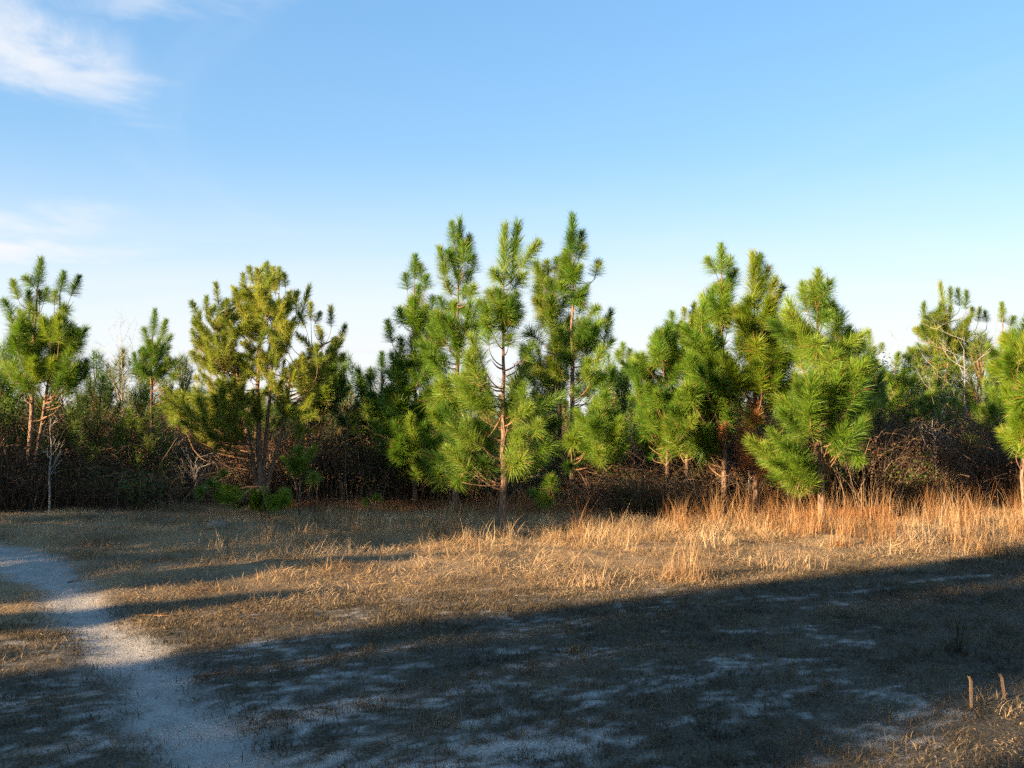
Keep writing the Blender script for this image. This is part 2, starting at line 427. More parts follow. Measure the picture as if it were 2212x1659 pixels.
# ------------------------------------------------------------------ needle tufts (shared by every near pine)
def tuft_mesh(name, L, nl, n, a_tip, a_base, seed, width=.0042, mat=M_NEEDLE, start=0.0, bend=.16, stem_r=.006, dead=0.0, droop=.30):
    r = random.Random(seed); mb = MB()
    mb.tube([(0, 0, -.02), (0, 0, L * .5), (0, 0, L * .97)], [stem_r, stem_r * .8, stem_r * .5], 5, 1)
    for i in range(n):
        s = start + (1 - start) * r.random() ** .8
        k = (s - start) / max(1e-6, 1 - start)
        a = math.radians(a_base + (a_tip - a_base) * k ** 1.3 + r.gauss(0, 9))
        z = r.random() * 2 * math.pi
        rad = Vector((math.cos(z), math.sin(z), 0))
        d = Vector((0, 0, 1)) * math.cos(a) + rad * math.sin(a)
        ln = nl * r.uniform(.72, 1.08) * (1.0 - .12 * k)
        p0 = Vector((0, 0, s * L)); p1 = p0 + d * ln * .5
        d2 = (d + Vector((0, 0, -1)) * r.uniform(0, droop) * math.sin(a) + rad * bend * r.uniform(-.2, 1.3) + Vector((r.uniform(-1, 1), r.uniform(-1, 1), r.uniform(-1, 1))) * .10).normalized()
        p2 = p1 + d2 * ln * .5
        side = d.cross(Vector((r.uniform(-1, 1), r.uniform(-1, 1), r.uniform(-1, 1)))).normalized()
        w = width * r.uniform(.8, 1.2)
        mb.strip([p0, p1, p2], side, [w * .8, w], 2 if r.random() < dead else 0)
    return mb.mesh(name, [mat, M_TWIG, M_DEAD])
TUFTS = {
    'candle': (.80, [tuft_mesh('needle_tuft', .80, .26, 860, 14, 60, 10 + i, width=.0046, start=.02, droop=.06) for i in range(4)]),
    'brush': (.50, [tuft_mesh('needle_tuft', .50, .28, 500, 15, 66, 20 + i, width=.0045, dead=.03, droop=.18) for i in range(6)]),
    'pom': (.26, [tuft_mesh('needle_tuft', .26, .31, 440, 22, 105, 30 + i, width=.0050, bend=.28, dead=.05) for i in range(5)]),
    'fine': (.42, [tuft_mesh('needle_tuft', .42, .155, 420, 22, 66, 40 + i, width=.0046, mat=M_NEEDLE_FINE, bend=.1) for i in range(5)]),
    'finebit': (.26, [tuft_mesh('needle_tuft', .26, .16, 270, 20, 78, 50 + i, width=.0046, mat=M_NEEDLE_FINE, bend=.1) for i in range(5)]),
    'deadpom': (.40, [tuft_mesh('dead_needle_tuft', .40, .26, 260, 60, 150, 60 + i, mat=M_DEAD, bend=.5) for i in range(2)]),
}
SPREAD = {'candle': .12, 'brush': .18, 'pom': .2}

def bez(p0, p1, p2, p3, n):
    out = []
    for i in range(n + 1):
        t = i / n; q = 1 - t
        out.append(p0 * q ** 3 + p1 * 3 * q * q * t + p2 * 3 * q * t * t + p3 * t ** 3)
    return out

def pine(label, trunk_uv, d, tufts=(), fill=(), seed=1, trunk_r=.05, scale=1.0, fill_kinds=('brush', 'pom', 'brush'), cat='pine tree', name='pine_tree',
         stems=None, bare=(), dead=(), R=.6, group='pine trees of the young wood', lower=0, trunkmat=None, tint=None):
    """trunk_uv: points of the trunk line from the ground up, as seen; tufts: (base u,v, tip u,v, kind[, depth]); fill: (centre u,v, radius u,v, count)"""
    r = random.Random(seed)
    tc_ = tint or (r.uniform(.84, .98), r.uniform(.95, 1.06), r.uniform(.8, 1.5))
    b = at(trunk_uv[0][0], 900, d)
    base = Vector((b.x, d, gz(b.x, d) - .03))
    root = link(name, None, loc=base); root.empty_display_size = .2
    tag(root, label, cat, group)
    def trunk_line(uvs):
        pts = [Vector((0, 0, 0))]
        for i, (u, v) in enumerate(uvs[1:]):
            p = at(u, v, d) - base; p.y = r.uniform(-.06, .06); pts.append(p)
        out = []
        for i in range(len(pts) - 1):
            for k in range(4):
                q = pts[i].lerp(pts[i + 1], k / 4); out.append(q + Vector((r.gauss(0, .008), r.gauss(0, .008), 0)) * (1 if i + k else 0))
        out.append(pts[-1]); return out
    lines = []
    for si, uvs in enumerate([trunk_uv] + list(stems or [])):
        tl = trunk_line(uvs); n = len(tl)
        tr = trunk_r * (1 if si == 0 else .7)
        mb = MB(); mb.tube(tl, [max(.009, tr * (1.18 - .18 * min(1, i / 2)) * (1 - .80 * i / (n - 1))) for i in range(n)], 9)
        link('trunk', mb.mesh('trunk', [trunkmat or M_BARK], True), root)
        lines.append(tl)
    def on_trunk(p, drop):
        zt = p.z - drop + r.uniform(-.12, .12); best = None
        for tl in lines:
            lo = min(.55, .35 * tl[-1].z); z = min(max(zt, lo + r.uniform(0, .7) * (zt < lo)), tl[-1].z)
            for q0, q1 in zip(tl[:-1], tl[1:]):
                if q0.z <= z <= q1.z:
                    q = q0.lerp(q1, (z - q0.z) / max(1e-6, q1.z - q0.z)); sc = (q - p).length
                    if best is None or sc < best[0]: best = (sc, q)
        return Vector(best[1]) if best else Vector(lines[0][-1])
    def put(parent, kind, B_, dirv, s, zs=1.0):
        L, var = TUFTS[kind]
        o = link('needle_tuft' if kind != 'deadpom' else 'dead_needle_tuft', r.choice(var), parent)
        q = dirv.to_track_quat('Z', 'Y') @ Quaternion((0, 0, 1), r.uniform(0, 6.28))
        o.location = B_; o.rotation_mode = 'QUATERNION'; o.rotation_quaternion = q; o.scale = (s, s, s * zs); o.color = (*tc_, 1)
        return o
    def branch(B_, dirv, kind, s, zs=1.0, drop=None, sub=0):
        hd = math.hypot(B_.x, B_.y)
        a = on_trunk(B_, (.10 + .30 * hd) if drop is None else drop)
        dist = (B_ - a).length
        mb = MB()
        if dist > .05:
            out = Vector((B_.x - a.x, B_.y - a.y, .12 * dist))
            if out.length < .01: out = Vector((0, 0, 1))
            pts = bez(a, a + out * .5, B_ - dirv * dist * .38, B_, 6)
            r0 = (.007 + .009 * min(1.2, dist)) * (.62 if kind in ('fine', 'finebit') else 1)
            mb.tube(pts, [r0 * (1 - .6 * i / 6) for i in range(7)], 6)
        else:
            mb.tube([a, a.lerp(B_, .5), B_], [.010, .009, .007], 6)
        br = link('branch', mb.mesh('branch', [M_TWIG], True), root)
        put(br, kind, B_, dirv, s, zs)
        for k in range(sub):
            t = r.uniform(.55, .92); P = a.lerp(B_, t) + Vector((r.gauss(0, .05), r.gauss(0, .05), r.uniform(0, .08)))
            dv = (dirv + Vector((r.gauss(0, .6), r.gauss(0, .6), r.uniform(0, .5)))).normalized()
            put(br, r.choice(fill_kinds), P, dv, s * r.uniform(.6, .85))
    for t in tufts:
        (bu, bv), (tu, tv), kind = t[0], t[1], t[2]
        off = t[3] if len(t) > 3 else r.uniform(-.5, .35) * R
        Bw = at(bu, bv, d + off); Tw = at(tu, tv, d + off)
        vec = Tw - Bw; L = TUFTS[kind][0] * scale
        need = {'candle': .16, 'brush': .20, 'pom': .22}.get(kind, .09) * scale   # needles reach past the stem tip
        vl = max(.08, vec.length - need * .8)
        dep = r.uniform(-.12, .08) * L if kind == 'candle' else r.uniform(-.55, .25) * L
        dirv = (vec.normalized() * vl + Vector((0, dep, 0)))
        ln = dirv.length; zs = min(1.5, max(.5, ln / L))
        branch(Bw - base, dirv.normalized(), kind, scale * r.uniform(.92, 1.06), zs)
    for fl in fill:
        (cu_, cv_), ru, rv, n = fl[0], fl[1], fl[2], fl[3]
        kinds = fl[4] if len(fl) > 4 else fill_kinds
        for i in range(n if kinds[0] in ('fine', 'finebit') else int(n * 1.2 + .5)):
            an = r.uniform(0, 6.28); q = math.sqrt(r.random())
            u = cu_ + ru * q * math.cos(an); v = cv_ + rv * q * math.sin(an)
            off = r.uniform(-1, 1) * R * math.sqrt(max(.1, 1 - q * q * math.cos(an) ** 2))
            Bp = at(u, v, d + off) - base
            if Bp.z < .15: continue
            out = Vector((Bp.x, Bp.y, 0))
            tl = min((p for l_ in lines for p in l_), key=lambda p: (p - Bp).length)
            out = Vector((Bp.x - tl.x, Bp.y - tl.y, 0)); out = out.normalized() if out.length > .01 else Vector((0, -1, 0))
            low = max(0.0, min(1.0, 1.6 - Bp.z)) * .5
            fine_ = kinds[0] in ('fine', 'finebit'); j = .35 if fine_ else .15
            dirv = (out * r.uniform(.35, 1.0) + Vector((0, 0, 1)) * (r.uniform(.2 if fine_ else .5, 1.25) - low) + Vector((r.gauss(0, j), r.gauss(0, j), 0))).normalized()
            branch(Bp - dirv * .2, dirv, r.choice(kinds), scale * r.uniform(.78, 1.08), r.uniform(.8, 1.1), sub=1 if fine_ else (1 if r.random() < .4 else 0))
    for (bu, bv, tu, tv) in bare:            # dead snags low on the trunk
        q = at(tu, tv, d - r.uniform(0, .3)) - base; a = at(bu, bv, d) - base; a.y = 0
        mid = a.lerp(q, .5) + Vector((0, 0, -.04))
        mb = MB(); mb.tube(bez(a, a.lerp(mid, .7), mid, q, 5), [.014, .012, .011, .009, .007, .004], 6)
        link('dead_branch', mb.mesh('dead_branch', [M_TWIG], True), root)
    for (u, v, s) in dead:
        p = at(u, v, d - .1) - base
        branch(p, Vector((r.uniform(-.3, .3), r.uniform(-.6, -.2), -.8)).normalized(), 'deadpom', s)
    return root

def T(cf, *rows):
    return [(cf(a, b), cf(c, e), k) for (a, b, c, e, k) in rows]
def Fl(cf, k, *rows):
    return [(cf(a, b), ra * k, rb * k, n) for (a, b, ra, rb, n) in rows]
cd, br_, po, fi, fb = 'candle', 'brush', 'pom', 'fine', 'finebit'
KA, KB = .3905, .434

# --- middle group
pine('tall pine with a bare lower trunk, foremost of the middle group', [B(840, 1690), B(842, 1400), B(845, 1100), B(848, 800), B(845, 420)], 13.0,
     T(B, (845, 440, 856, 100, cd), (882, 430, 917, 118, cd), (925, 345, 1040, 185, cd), (838, 410, 762, 330, br_), (885, 450, 985, 345, br_), (868, 545, 930, 430, br_),
       (885, 600, 930, 500, br_), (775, 730, 768, 540, br_), (700, 840, 690, 710, br_), (948, 800, 1010, 690, br_), (790, 660, 745, 600, br_), (930, 1030, 955, 880, br_),
       (928, 1195, 930, 1110, br_), (735, 1040, 715, 985, po), (690, 1210, 600, 1290, br_), (1000, 1170, 1035, 1080, br_), (760, 620, 770, 510, br_), (700, 900, 660, 850, po),
       (870, 730, 880, 640, po), (640, 1370, 610, 1420, po), (910, 1330, 950, 1300, po), (800, 520, 770, 440, br_)),
     Fl(B, KB, (700, 880, 70, 120, 6), (960, 1000, 80, 120, 5), (690, 1130, 120, 130, 7), (960, 1230, 90, 90, 6), (680, 1290, 90, 50, 4), (850, 540, 55, 90, 5)), seed=11, trunk_r=.052, scale=.92, R=.42,
     bare=[(*B(835, 1080), *B(770, 1180)), (*B(850, 1090), *B(930, 1040)), (*B(845, 1380), *B(925, 1190)), (*B(840, 840), *B(790, 800)), (*B(850, 850), *B(930, 800)),
           (*B(838, 1420), *B(640, 1405)), (*B(838, 950), *B(770, 925)), (*B(838, 1390), *B(750, 1350)), (*B(850, 720), *B(905, 700))])
pine('tall pine with twin tips, left of the foremost middle pine', [B(612, 1600), B(608, 1300), B(615, 900), B(617, 650), B(622, 400)], 16.4,
     T(B, (622, 400, 632, 85, cd), (602, 230, 590, 90, cd), (562, 380, 522, 205, cd), (672, 320, 678, 150, cd), (690, 370, 696, 240, br_), (560, 420, 540, 290, br_), (600, 350, 580, 200, br_), (650, 330, 650, 180, br_),
       (590, 480, 560, 400, br_), (680, 490, 708, 410, br_), (695, 590, 742, 470, br_), (645, 500, 660, 400, br_), (560, 560, 520, 470, br_), (540, 680, 500, 570, br_),
       (600, 560, 570, 470, po), (640, 570, 670, 500, po), (600, 330, 560, 230, br_), (660, 420, 690, 330, br_), (630, 430, 615, 330, br_)),
     Fl(B, KB, (545, 720, 90, 160, 12), (690, 640, 60, 80, 3), (600, 1000, 110, 140, 12), (590, 1250, 120, 110, 15), (560, 1350, 110, 50, 6)), seed=12, trunk_r=.062, scale=.98, R=.6,
     bare=[(*B(615, 840), *B(540, 820)), (*B(620, 650), *B(690, 560)), (*B(622, 690), *B(740, 610)), (*B(610, 1110), *B(480, 1150)), (*B(608, 1100), *B(640, 1060)),
           (*B(606, 1500), *B(565, 1420)), (*B(606, 1400), *B(685, 1360))])
pine('bushy pine with a short dark tip at the left of the middle group', [B(408, 1560), B(405, 1200), B(405, 800), B(405, 420)], 17.4,
     T(B, (405, 400, 408, 255, cd), (438, 400, 428, 290, br_), (368, 450, 358, 330, br_), (295, 720, 265, 575, cd), (348, 620, 330, 510, br_), (425, 540, 435, 400, br_),
       (485, 560, 505, 440, br_), (395, 830, 388, 650, br_), (500, 700, 495, 560, br_), (365, 1010, 390, 900, br_), (292, 1000, 282, 910, br_), (272, 1185, 262, 1110, br_),
       (405, 1300, 405, 1380, po), (450, 620, 470, 520, br_), (345, 760, 340, 650, br_), (390, 640, 400, 520, br_), (455, 450, 470, 360, br_)),
     Fl(B, KB, (420, 700, 120, 180, 18), (390, 980, 130, 150, 17), (370, 1190, 150, 100, 17), (400, 1330, 90, 40, 4)), seed=13, trunk_r=.05, scale=1.05, R=.8,
     bare=[(*B(410, 1450), *B(490, 1400)), (*B(405, 860), *B(480, 940)), (*B(405, 1060), *B(290, 980))])
pine('slender tall pine with dark tufts on its right, tallest of the middle group', [B(1190, 1540), B(1188, 1250), B(1190, 900), B(1190, 600), B(1192, 300)], 17.3,
     T(B, (1192, 290, 1190, 55, cd), (1182, 270, 1172, 130, br_), (1212, 260, 1242, 140, br_), (1220, 300, 1258, 200, br_), (1172, 320, 1158, 230, br_), (1302, 385, 1332, 265, br_),
       (1165, 380, 1130, 270, br_), (1272, 580, 1340, 510, br_), (1342, 730, 1388, 525, cd), (1312, 790, 1410, 670, br_), (1222, 570, 1245, 470, br_), (1255, 720, 1290, 640, br_),
       (1152, 700, 1110, 620, br_), (1302, 910, 1380, 860, br_), (1215, 660, 1230, 560, po), (1240, 840, 1290, 770, br_), (1360, 950, 1410, 830, br_), (1150, 470, 1110, 390, br_)),
     Fl(B, KB, (1240, 820, 90, 150, 11), (1300, 1100, 120, 140, 11), (1240, 650, 60, 90, 4), (1170, 1280, 50, 60, 3), (1290, 1200, 130, 60, 6), (1190, 450, 50, 100, 6)), seed=14, trunk_r=.06, scale=.98, R=.65,
     bare=[(*B(1192, 480), *B(1310, 385)), (*B(1188, 775), *B(1040, 750)), (*B(1190, 1170), *B(1070, 1185)), (*B(1195, 890), *B(1300, 885)), (*B(1195, 970), *B(1370, 970)),
           (*B(1195, 1170), *B(1300, 1165)), (*B(1195, 760), *B(1350, 680)), (*B(1192, 1000), *B(1160, 930)), (*B(1192, 1250), *B(1330, 1240))])
pine('round-topped pine filling the gap behind the foremost middle pines', [B(1128, 1520), B(1126, 1100), B(1122, 700), B(1100, 330)], 18.6,
     T(B, (1070, 380, 1060, 280, br_), (1110, 370, 1115, 270, br_), (1090, 480, 1075, 370, br_), (1050, 560, 1040, 460, br_), (1110, 600, 1100, 500, br_), (1020, 480, 1015, 380, br_), (1150, 440, 1145, 340, br_)),
     Fl(B, KB, (1085, 470, 70, 120, 12), (1060, 720, 120, 170, 18), (1060, 950, 120, 140, 14), (1080, 1180, 90, 120, 8)), seed=15, trunk_r=.05, scale=1.05, R=.7,
     bare=[(*B(1122, 560), *B(1090, 470))])
pine('low dark pine at the left edge of the middle group', [B(240, 1560), B(240, 1100), B(240, 850)], 19.5,
     T(B, (242, 870, 240, 725, cd), (200, 900, 185, 820, br_), (155, 960, 140, 845, br_), (300, 900, 310, 800, br_)),
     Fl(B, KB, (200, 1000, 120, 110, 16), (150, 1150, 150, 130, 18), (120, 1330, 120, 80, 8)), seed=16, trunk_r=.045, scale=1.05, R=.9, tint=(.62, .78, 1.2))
pine('small pale pine far off, right of the tallest middle pine', [B(1445, 1500), B(1445, 1000), B(1442, 760)], 25.0,
     T(B, (1442, 790, 1440, 690, br_), (1420, 800, 1405, 730, br_), (1470, 800, 1480, 725, br_), (1490, 830, 1510, 760, br_)),
     Fl(B, KB, (1440, 860, 60, 80, 10), (1400, 1000, 90, 90, 10), (1400, 1160, 110, 90, 10)), seed=17, trunk_r=.05, scale=1.0, R=.7)

# --- right group
pine('pine with an open three-pronged tip, leftmost tall one of the right group', [C(690, 1480), C(680, 1000), C(672, 600), C(675, 220)], 16.0,
     T(C, (675, 235, 675, 25, cd), (642, 225, 560, 112, br_), (702, 240, 728, 95, br_), (722, 300, 748, 165, br_), (695, 460, 715, 220, cd), (655, 330, 640, 250, br_), (700, 560, 725, 400, br_),
       (612, 700, 600, 500, br_), (560, 520, 578, 350, br_), (505, 780, 480, 640, br_), (640, 620, 640, 500, br_), (670, 860, 680, 760, br_), (560, 640, 540, 520, br_), (690, 330, 690, 240, br_)),
     Fl(C, KA, (600, 700, 120, 160, 16), (560, 900, 130, 130, 14), (640, 870, 100, 110, 10), (560, 1130, 80, 80, 9), (640, 480, 70, 80, 5), (680, 1050, 80, 80, 5)), seed=21, trunk_r=.05, scale=1.0, R=.75,
     bare=[(*C(685, 520), *C(720, 400)), (*C(680, 980), *C(820, 960)), (*C(600, 640), *C(640, 830))])
pine('pine with a forked bushy tip and dead orange needles, middle of the right group', [C(855, 1500), C(860, 1150), C(855, 800), C(850, 380)], 15.4,
     T(C, (850, 400, 850, 75, cd), (872, 270, 888, 85, cd), (905, 330, 930, 150, br_), (922, 360, 955, 225, br_), (805, 480, 785, 335, br_), (930, 440, 1030, 265, cd), (872, 440, 892, 230, cd),
       (940, 680, 978, 430, br_), (768, 720, 765, 510, br_), (870, 660, 882, 500, br_), (800, 850, 755, 750, po), (820, 420, 800, 320, br_), (990, 900, 985, 680, br_), (1020, 1050, 970, 820, br_),
       (840, 1010, 850, 1060, po), (900, 560, 915, 470, br_), (1040, 520, 1050, 480, po)),
     Fl(C, KA, (870, 560, 90, 130, 10), (900, 760, 130, 110, 11), (720, 850, 90, 100, 7), (980, 900, 90, 100, 6)), seed=22, trunk_r=.055, scale=1.02, R=.65,
     bare=[(*C(860, 1190), *C(950, 1165)), (*C(855, 850), *C(770, 690)), (*C(860, 1000), *C(760, 970))],
     dead=[(*C(850, 840), .8), (*C(800, 1130), 1.0), (*C(860, 1160), 1.0), (*C(780, 1180), .8), (*C(850, 950), .8), (*C(690, 1060), .6), (*C(840, 1230), .9), (*C(800, 1080), .8)])
pine('broad bright pine with a pointed tip and large low tufts, front right', [C(1222, 1600), C(1215, 1200), C(1210, 800), C(1203, 390)], 14.2,
     T(C, (1205, 420, 1195, 170, cd), (1192, 380, 1165, 225, br_), (1215, 380, 1245, 225, br_), (1200, 430, 1180, 280, br_), (1210, 440, 1230, 290, br_), (1203, 480, 1190, 350, br_), (1208, 500, 1240, 400, br_), (1150, 440, 1128, 275, cd), (1242, 470, 1262, 370, br_), (1302, 580, 1306, 385, cd), (1110, 730, 1105, 475, cd), (1372, 740, 1378, 475, cd),
       (1282, 720, 1292, 590, br_), (1242, 920, 1252, 760, br_), (1425, 1075, 1442, 890, br_), (1212, 1030, 1232, 930, po), (1375, 1165, 1425, 1260, br_), (1300, 1200, 1265, 1190, po),
       (1065, 1300, 1030, 1120, br_), (1085, 1400, 1095, 1330, po), (1190, 640, 1180, 560, po), (1330, 860, 1330, 740, br_), (1160, 900, 1150, 780, br_), (1000, 1380, 1010, 1300, po), (1140, 1400, 1150, 1340, po)),
     Fl(C, KA, (1120, 640, 70, 120, 6), (1280, 680, 80, 120, 8), (1230, 880, 100, 110, 10), (1150, 1000, 100, 100, 9), (1370, 850, 60, 100, 6), (1030, 1230, 80, 90, 8), (1380, 1080, 80, 90, 6), (1120, 1370, 80, 40, 4)), seed=23, trunk_r=.055, scale=1.08, R=.62,
     bare=[(*C(1212, 1160), *C(1110, 1178)), (*C(1240, 1330), *C(1380, 1160)), (*C(1240, 1300), *C(1330, 1190)), (*C(1205, 560), *C(1165, 540)), (*C(1215, 900), *C(1110, 740))])
pine('fine-needled pale pine peeping out left behind the right group', [C(520, 1450), C(520, 900), C(515, 470)], 18.3,
     T(C, (512, 490, 510, 380, fi), (470, 480, 462, 395, fi), (560, 450, 578, 345, fi), (540, 490, 545, 400, fi), (450, 540, 440, 470, fi), (600, 440, 610, 370, fi)),
     Fl(C, KA, (520, 560, 90, 90, 30), (500, 720, 120, 110, 34)), seed=24, trunk_r=.045, scale=1.0, R=.6, fill_kinds=(fi, fb))
pine('rounded dark green pine standing alone left of the right group', [C(372, 1450), C(372, 900), C(370, 560)], 16.4,
     T(C, (372, 600, 370, 480, br_), (396, 510, 396, 440, br_), (310, 660, 303, 535, br_), (425, 580, 418, 505, br_), (340, 580, 335, 500, br_), (250, 720, 235, 640, br_), (200, 790, 180, 690, br_)),
     Fl(C, KA, (350, 640, 70, 80, 12), (300, 800, 120, 110, 20), (280, 980, 130, 120, 22), (330, 1130, 120, 90, 14)), seed=25, trunk_r=.045, scale=.8, R=.6)
pine('dark pine half hidden behind the front right pine', [C(1440, 1500), C(1435, 1000), C(1420, 640)], 17.5,
     T(C, (1425, 680, 1425, 560, br_), (1450, 760, 1460, 640, br_), (1390, 640, 1385, 560, br_), (1510, 960, 1530, 850, br_), (1470, 900, 1480, 800, br_)),
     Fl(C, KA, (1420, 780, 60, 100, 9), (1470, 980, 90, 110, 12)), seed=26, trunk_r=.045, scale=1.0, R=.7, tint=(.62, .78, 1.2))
pine('small distant pine top with three short prongs near the pale pines', [C(1500, 1400), C(1498, 900), C(1495, 640)], 24.5,
     T(C, (1495, 680, 1495, 525, br_), (1470, 660, 1462, 565, br_), (1548, 660, 1568, 580, br_), (1520, 680, 1525, 600, br_)),
     Fl(C, KA, (1500, 720, 40, 50, 5), (1510, 880, 80, 90, 10)), seed=27, trunk_r=.05, scale=.9, R=.6, dead=[(*C(1500, 800), 1.3), (*C(1480, 790), 1.0), (*C(1525, 815), 1.1)])
pine('wide pale pine with several narrow tips at the far right', [D(815, 1200), D(815, 700), D(808, 240)], 23.5,
     T(D, (800, 250, 782, 80, br_), (832, 220, 822, 100, br_), (885, 220, 880, 100, br_), (918, 240, 910, 125, br_), (682, 300, 680, 185, br_), (985, 310, 985, 205, br_), (1035, 310, 1030, 220, br_),
       (720, 320, 715, 240, br_), (760, 300, 755, 190, br_), (650, 380, 645, 320, br_), (950, 280, 945, 210, br_)),
     Fl(D, KA, (800, 340, 150, 110, 30), (800, 520, 190, 140, 44), (780, 720, 180, 130, 26)), seed=28, trunk_r=.06, scale=.8, R=1.0, tint=(1.25, 1.12, 1.8))
pine('narrow pine tip rising between the pale far-right pine and the picture edge', [D(1128, 1200), D(1126, 700), D(1122, 280)], 20.5,
     T(D, (1124, 320, 1114, 175, cd), (1165, 330, 1168, 265, br_)), Fl(D, KA, (1110, 460, 70, 100, 11), (1080, 640, 80, 90, 9)), seed=29, trunk_r=.04, scale=.85, R=.6)
pine('bright pine cut by the right edge of the picture', [D(1235, 1300), D(1235, 900), D(1225, 400)], 14.6,
     T(D, (1225, 440, 1235, 290, cd), (1190, 430, 1150, 350, br_), (1160, 560, 1130, 440, br_), (1180, 720, 1220, 600, br_), (1160, 640, 1120, 570, br_), (1215, 560, 1215, 440, br_), (1260, 560, 1270, 400, br_), (1200, 860, 1220, 740, br_)),
     Fl(D, KA, (1230, 560, 90, 140, 12), (1260, 760, 80, 110, 9), (1235, 920, 70, 90, 8)), seed=30, trunk_r=.036, scale=.98, R=.6)
pine('bushy sunlit pine between the front right pine and the pale far-right pine', [D(520, 1250), D(520, 900), D(525, 560)], 20.0,
     T(D, (525, 570, 522, 450, br_), (480, 620, 465, 540, br_), (570, 620, 590, 540, br_)), Fl(D, KA, (520, 680, 90, 100, 12), (540, 800, 120, 70, 8)), seed=32, trunk_r=.045, scale=.8, R=.7)
pine('low sunlit pine under the wide pale far-right pine', [D(760, 1250), D(760, 1000), D(760, 720)], 19.4,
     T(D, (760, 720, 758, 610, br_), (700, 760, 680, 680, br_), (830, 780, 850, 700, br_)), Fl(D, KA, (750, 800, 120, 90, 14)), seed=33, trunk_r=.045, scale=.8, R=.7)
pine('short sunlit pine between the rounded dark green pine and the right group', [C(480, 1450), C(480, 1100), C(480, 860)], 16.0,
     T(C, (480, 880, 478, 760, br_), (430, 950, 410, 870, br_), (530, 980, 550, 890, br_)), Fl(C, KA, (470, 980, 110, 100, 14), (480, 1120, 110, 70, 9)), seed=34, trunk_r=.04, scale=.9, R=.6)
pine('short sunlit pine at the right foot of the middle group', [B(1350, 1520), B(1350, 1250), B(1350, 1020)], 16.6,
     T(B, (1350, 1040, 1352, 920, br_), (1300, 1100, 1280, 1020, br_), (1410, 1110, 1430, 1030, br_)), Fl(B, KB, (1350, 1130, 110, 90, 14), (1350, 1250, 110, 60, 8)), seed=35, trunk_r=.04, scale=.9, R=.6)
pine('short dark pine in the thicket below the far-right pines', [D(1090, 1250), D(1090, 1000), D(1085, 760)], 17.8,
     T(D, (1085, 800, 1080, 700, br_), (1040, 820, 1010, 740, br_)), Fl(D, KA, (1070, 830, 80, 90, 12), (1000, 1010, 100, 70, 8)), seed=31, trunk_r=.04, scale=.9, R=.6)

# --- left side
pine('tall pine with upswept shoots nearest the left picture edge', [A(165, 1540), A(165, 1000), A(175, 680), A(195, 450), A(206, 290)], 17.0,
     T(A, (206, 310, 221, 118, cd), (190, 300, 160, 235, br_), (332, 330, 357, 185, cd), (102, 370, 72, 252, cd), (72, 450, 38, 340, br_), (392, 350, 436, 258, cd), (372, 440, 408, 380, br_),
       (162, 460, 150, 300, cd), (242, 380, 254, 265, br_), (302, 510, 380, 440, br_), (402, 620, 460, 510, br_), (92, 660, 40, 580, br_), (466, 770, 466, 670, br_), (300, 400, 310, 300, br_),
       (360, 540, 390, 450, br_), (220, 400, 215, 280, br_), (130, 560, 90, 480, po)),
     Fl(A, KA, (160, 560, 110, 110, 15), (330, 590, 110, 110, 15), (120, 740, 110, 90, 10), (340, 780, 110, 110, 12), (230, 700, 80, 80, 6)), seed=41, trunk_r=.05, scale=.88, R=.8,
     stems=[[A(165, 1540), A(250, 900), A(310, 560), A(335, 330)]],
     bare=[(*A(165, 880), *A(70, 845)), (*A(165, 940), *A(130, 900)), (*A(170, 870), *A(240, 850)), (*A(270, 1010), *A(180, 1040))])
pine('slim dark pine with a bare lower trunk beside the pale twigs', [A(835, 1500), A(838, 900), A(842, 700), A(845, 560)], 21.0,
     T(A, (846, 580, 854, 410, cd), (822, 610, 796, 505, br_), (888, 600, 922, 465, cd), (882, 700, 948, 600, br_), (802, 700, 766, 630, br_), (920, 760, 950, 665, br_), (760, 780, 742, 640, cd),
       (870, 780, 890, 700, br_), (840, 690, 830, 600, br_), (960, 810, 990, 750, po)),
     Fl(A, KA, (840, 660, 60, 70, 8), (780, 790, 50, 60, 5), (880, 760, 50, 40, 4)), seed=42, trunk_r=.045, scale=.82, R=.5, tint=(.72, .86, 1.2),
     bare=[(*A(838, 930), *A(760, 850)), (*A(838, 930), *A(930, 850)), (*A(838, 960), *A(990, 880)), (*A(838, 850), *A(900, 800))])
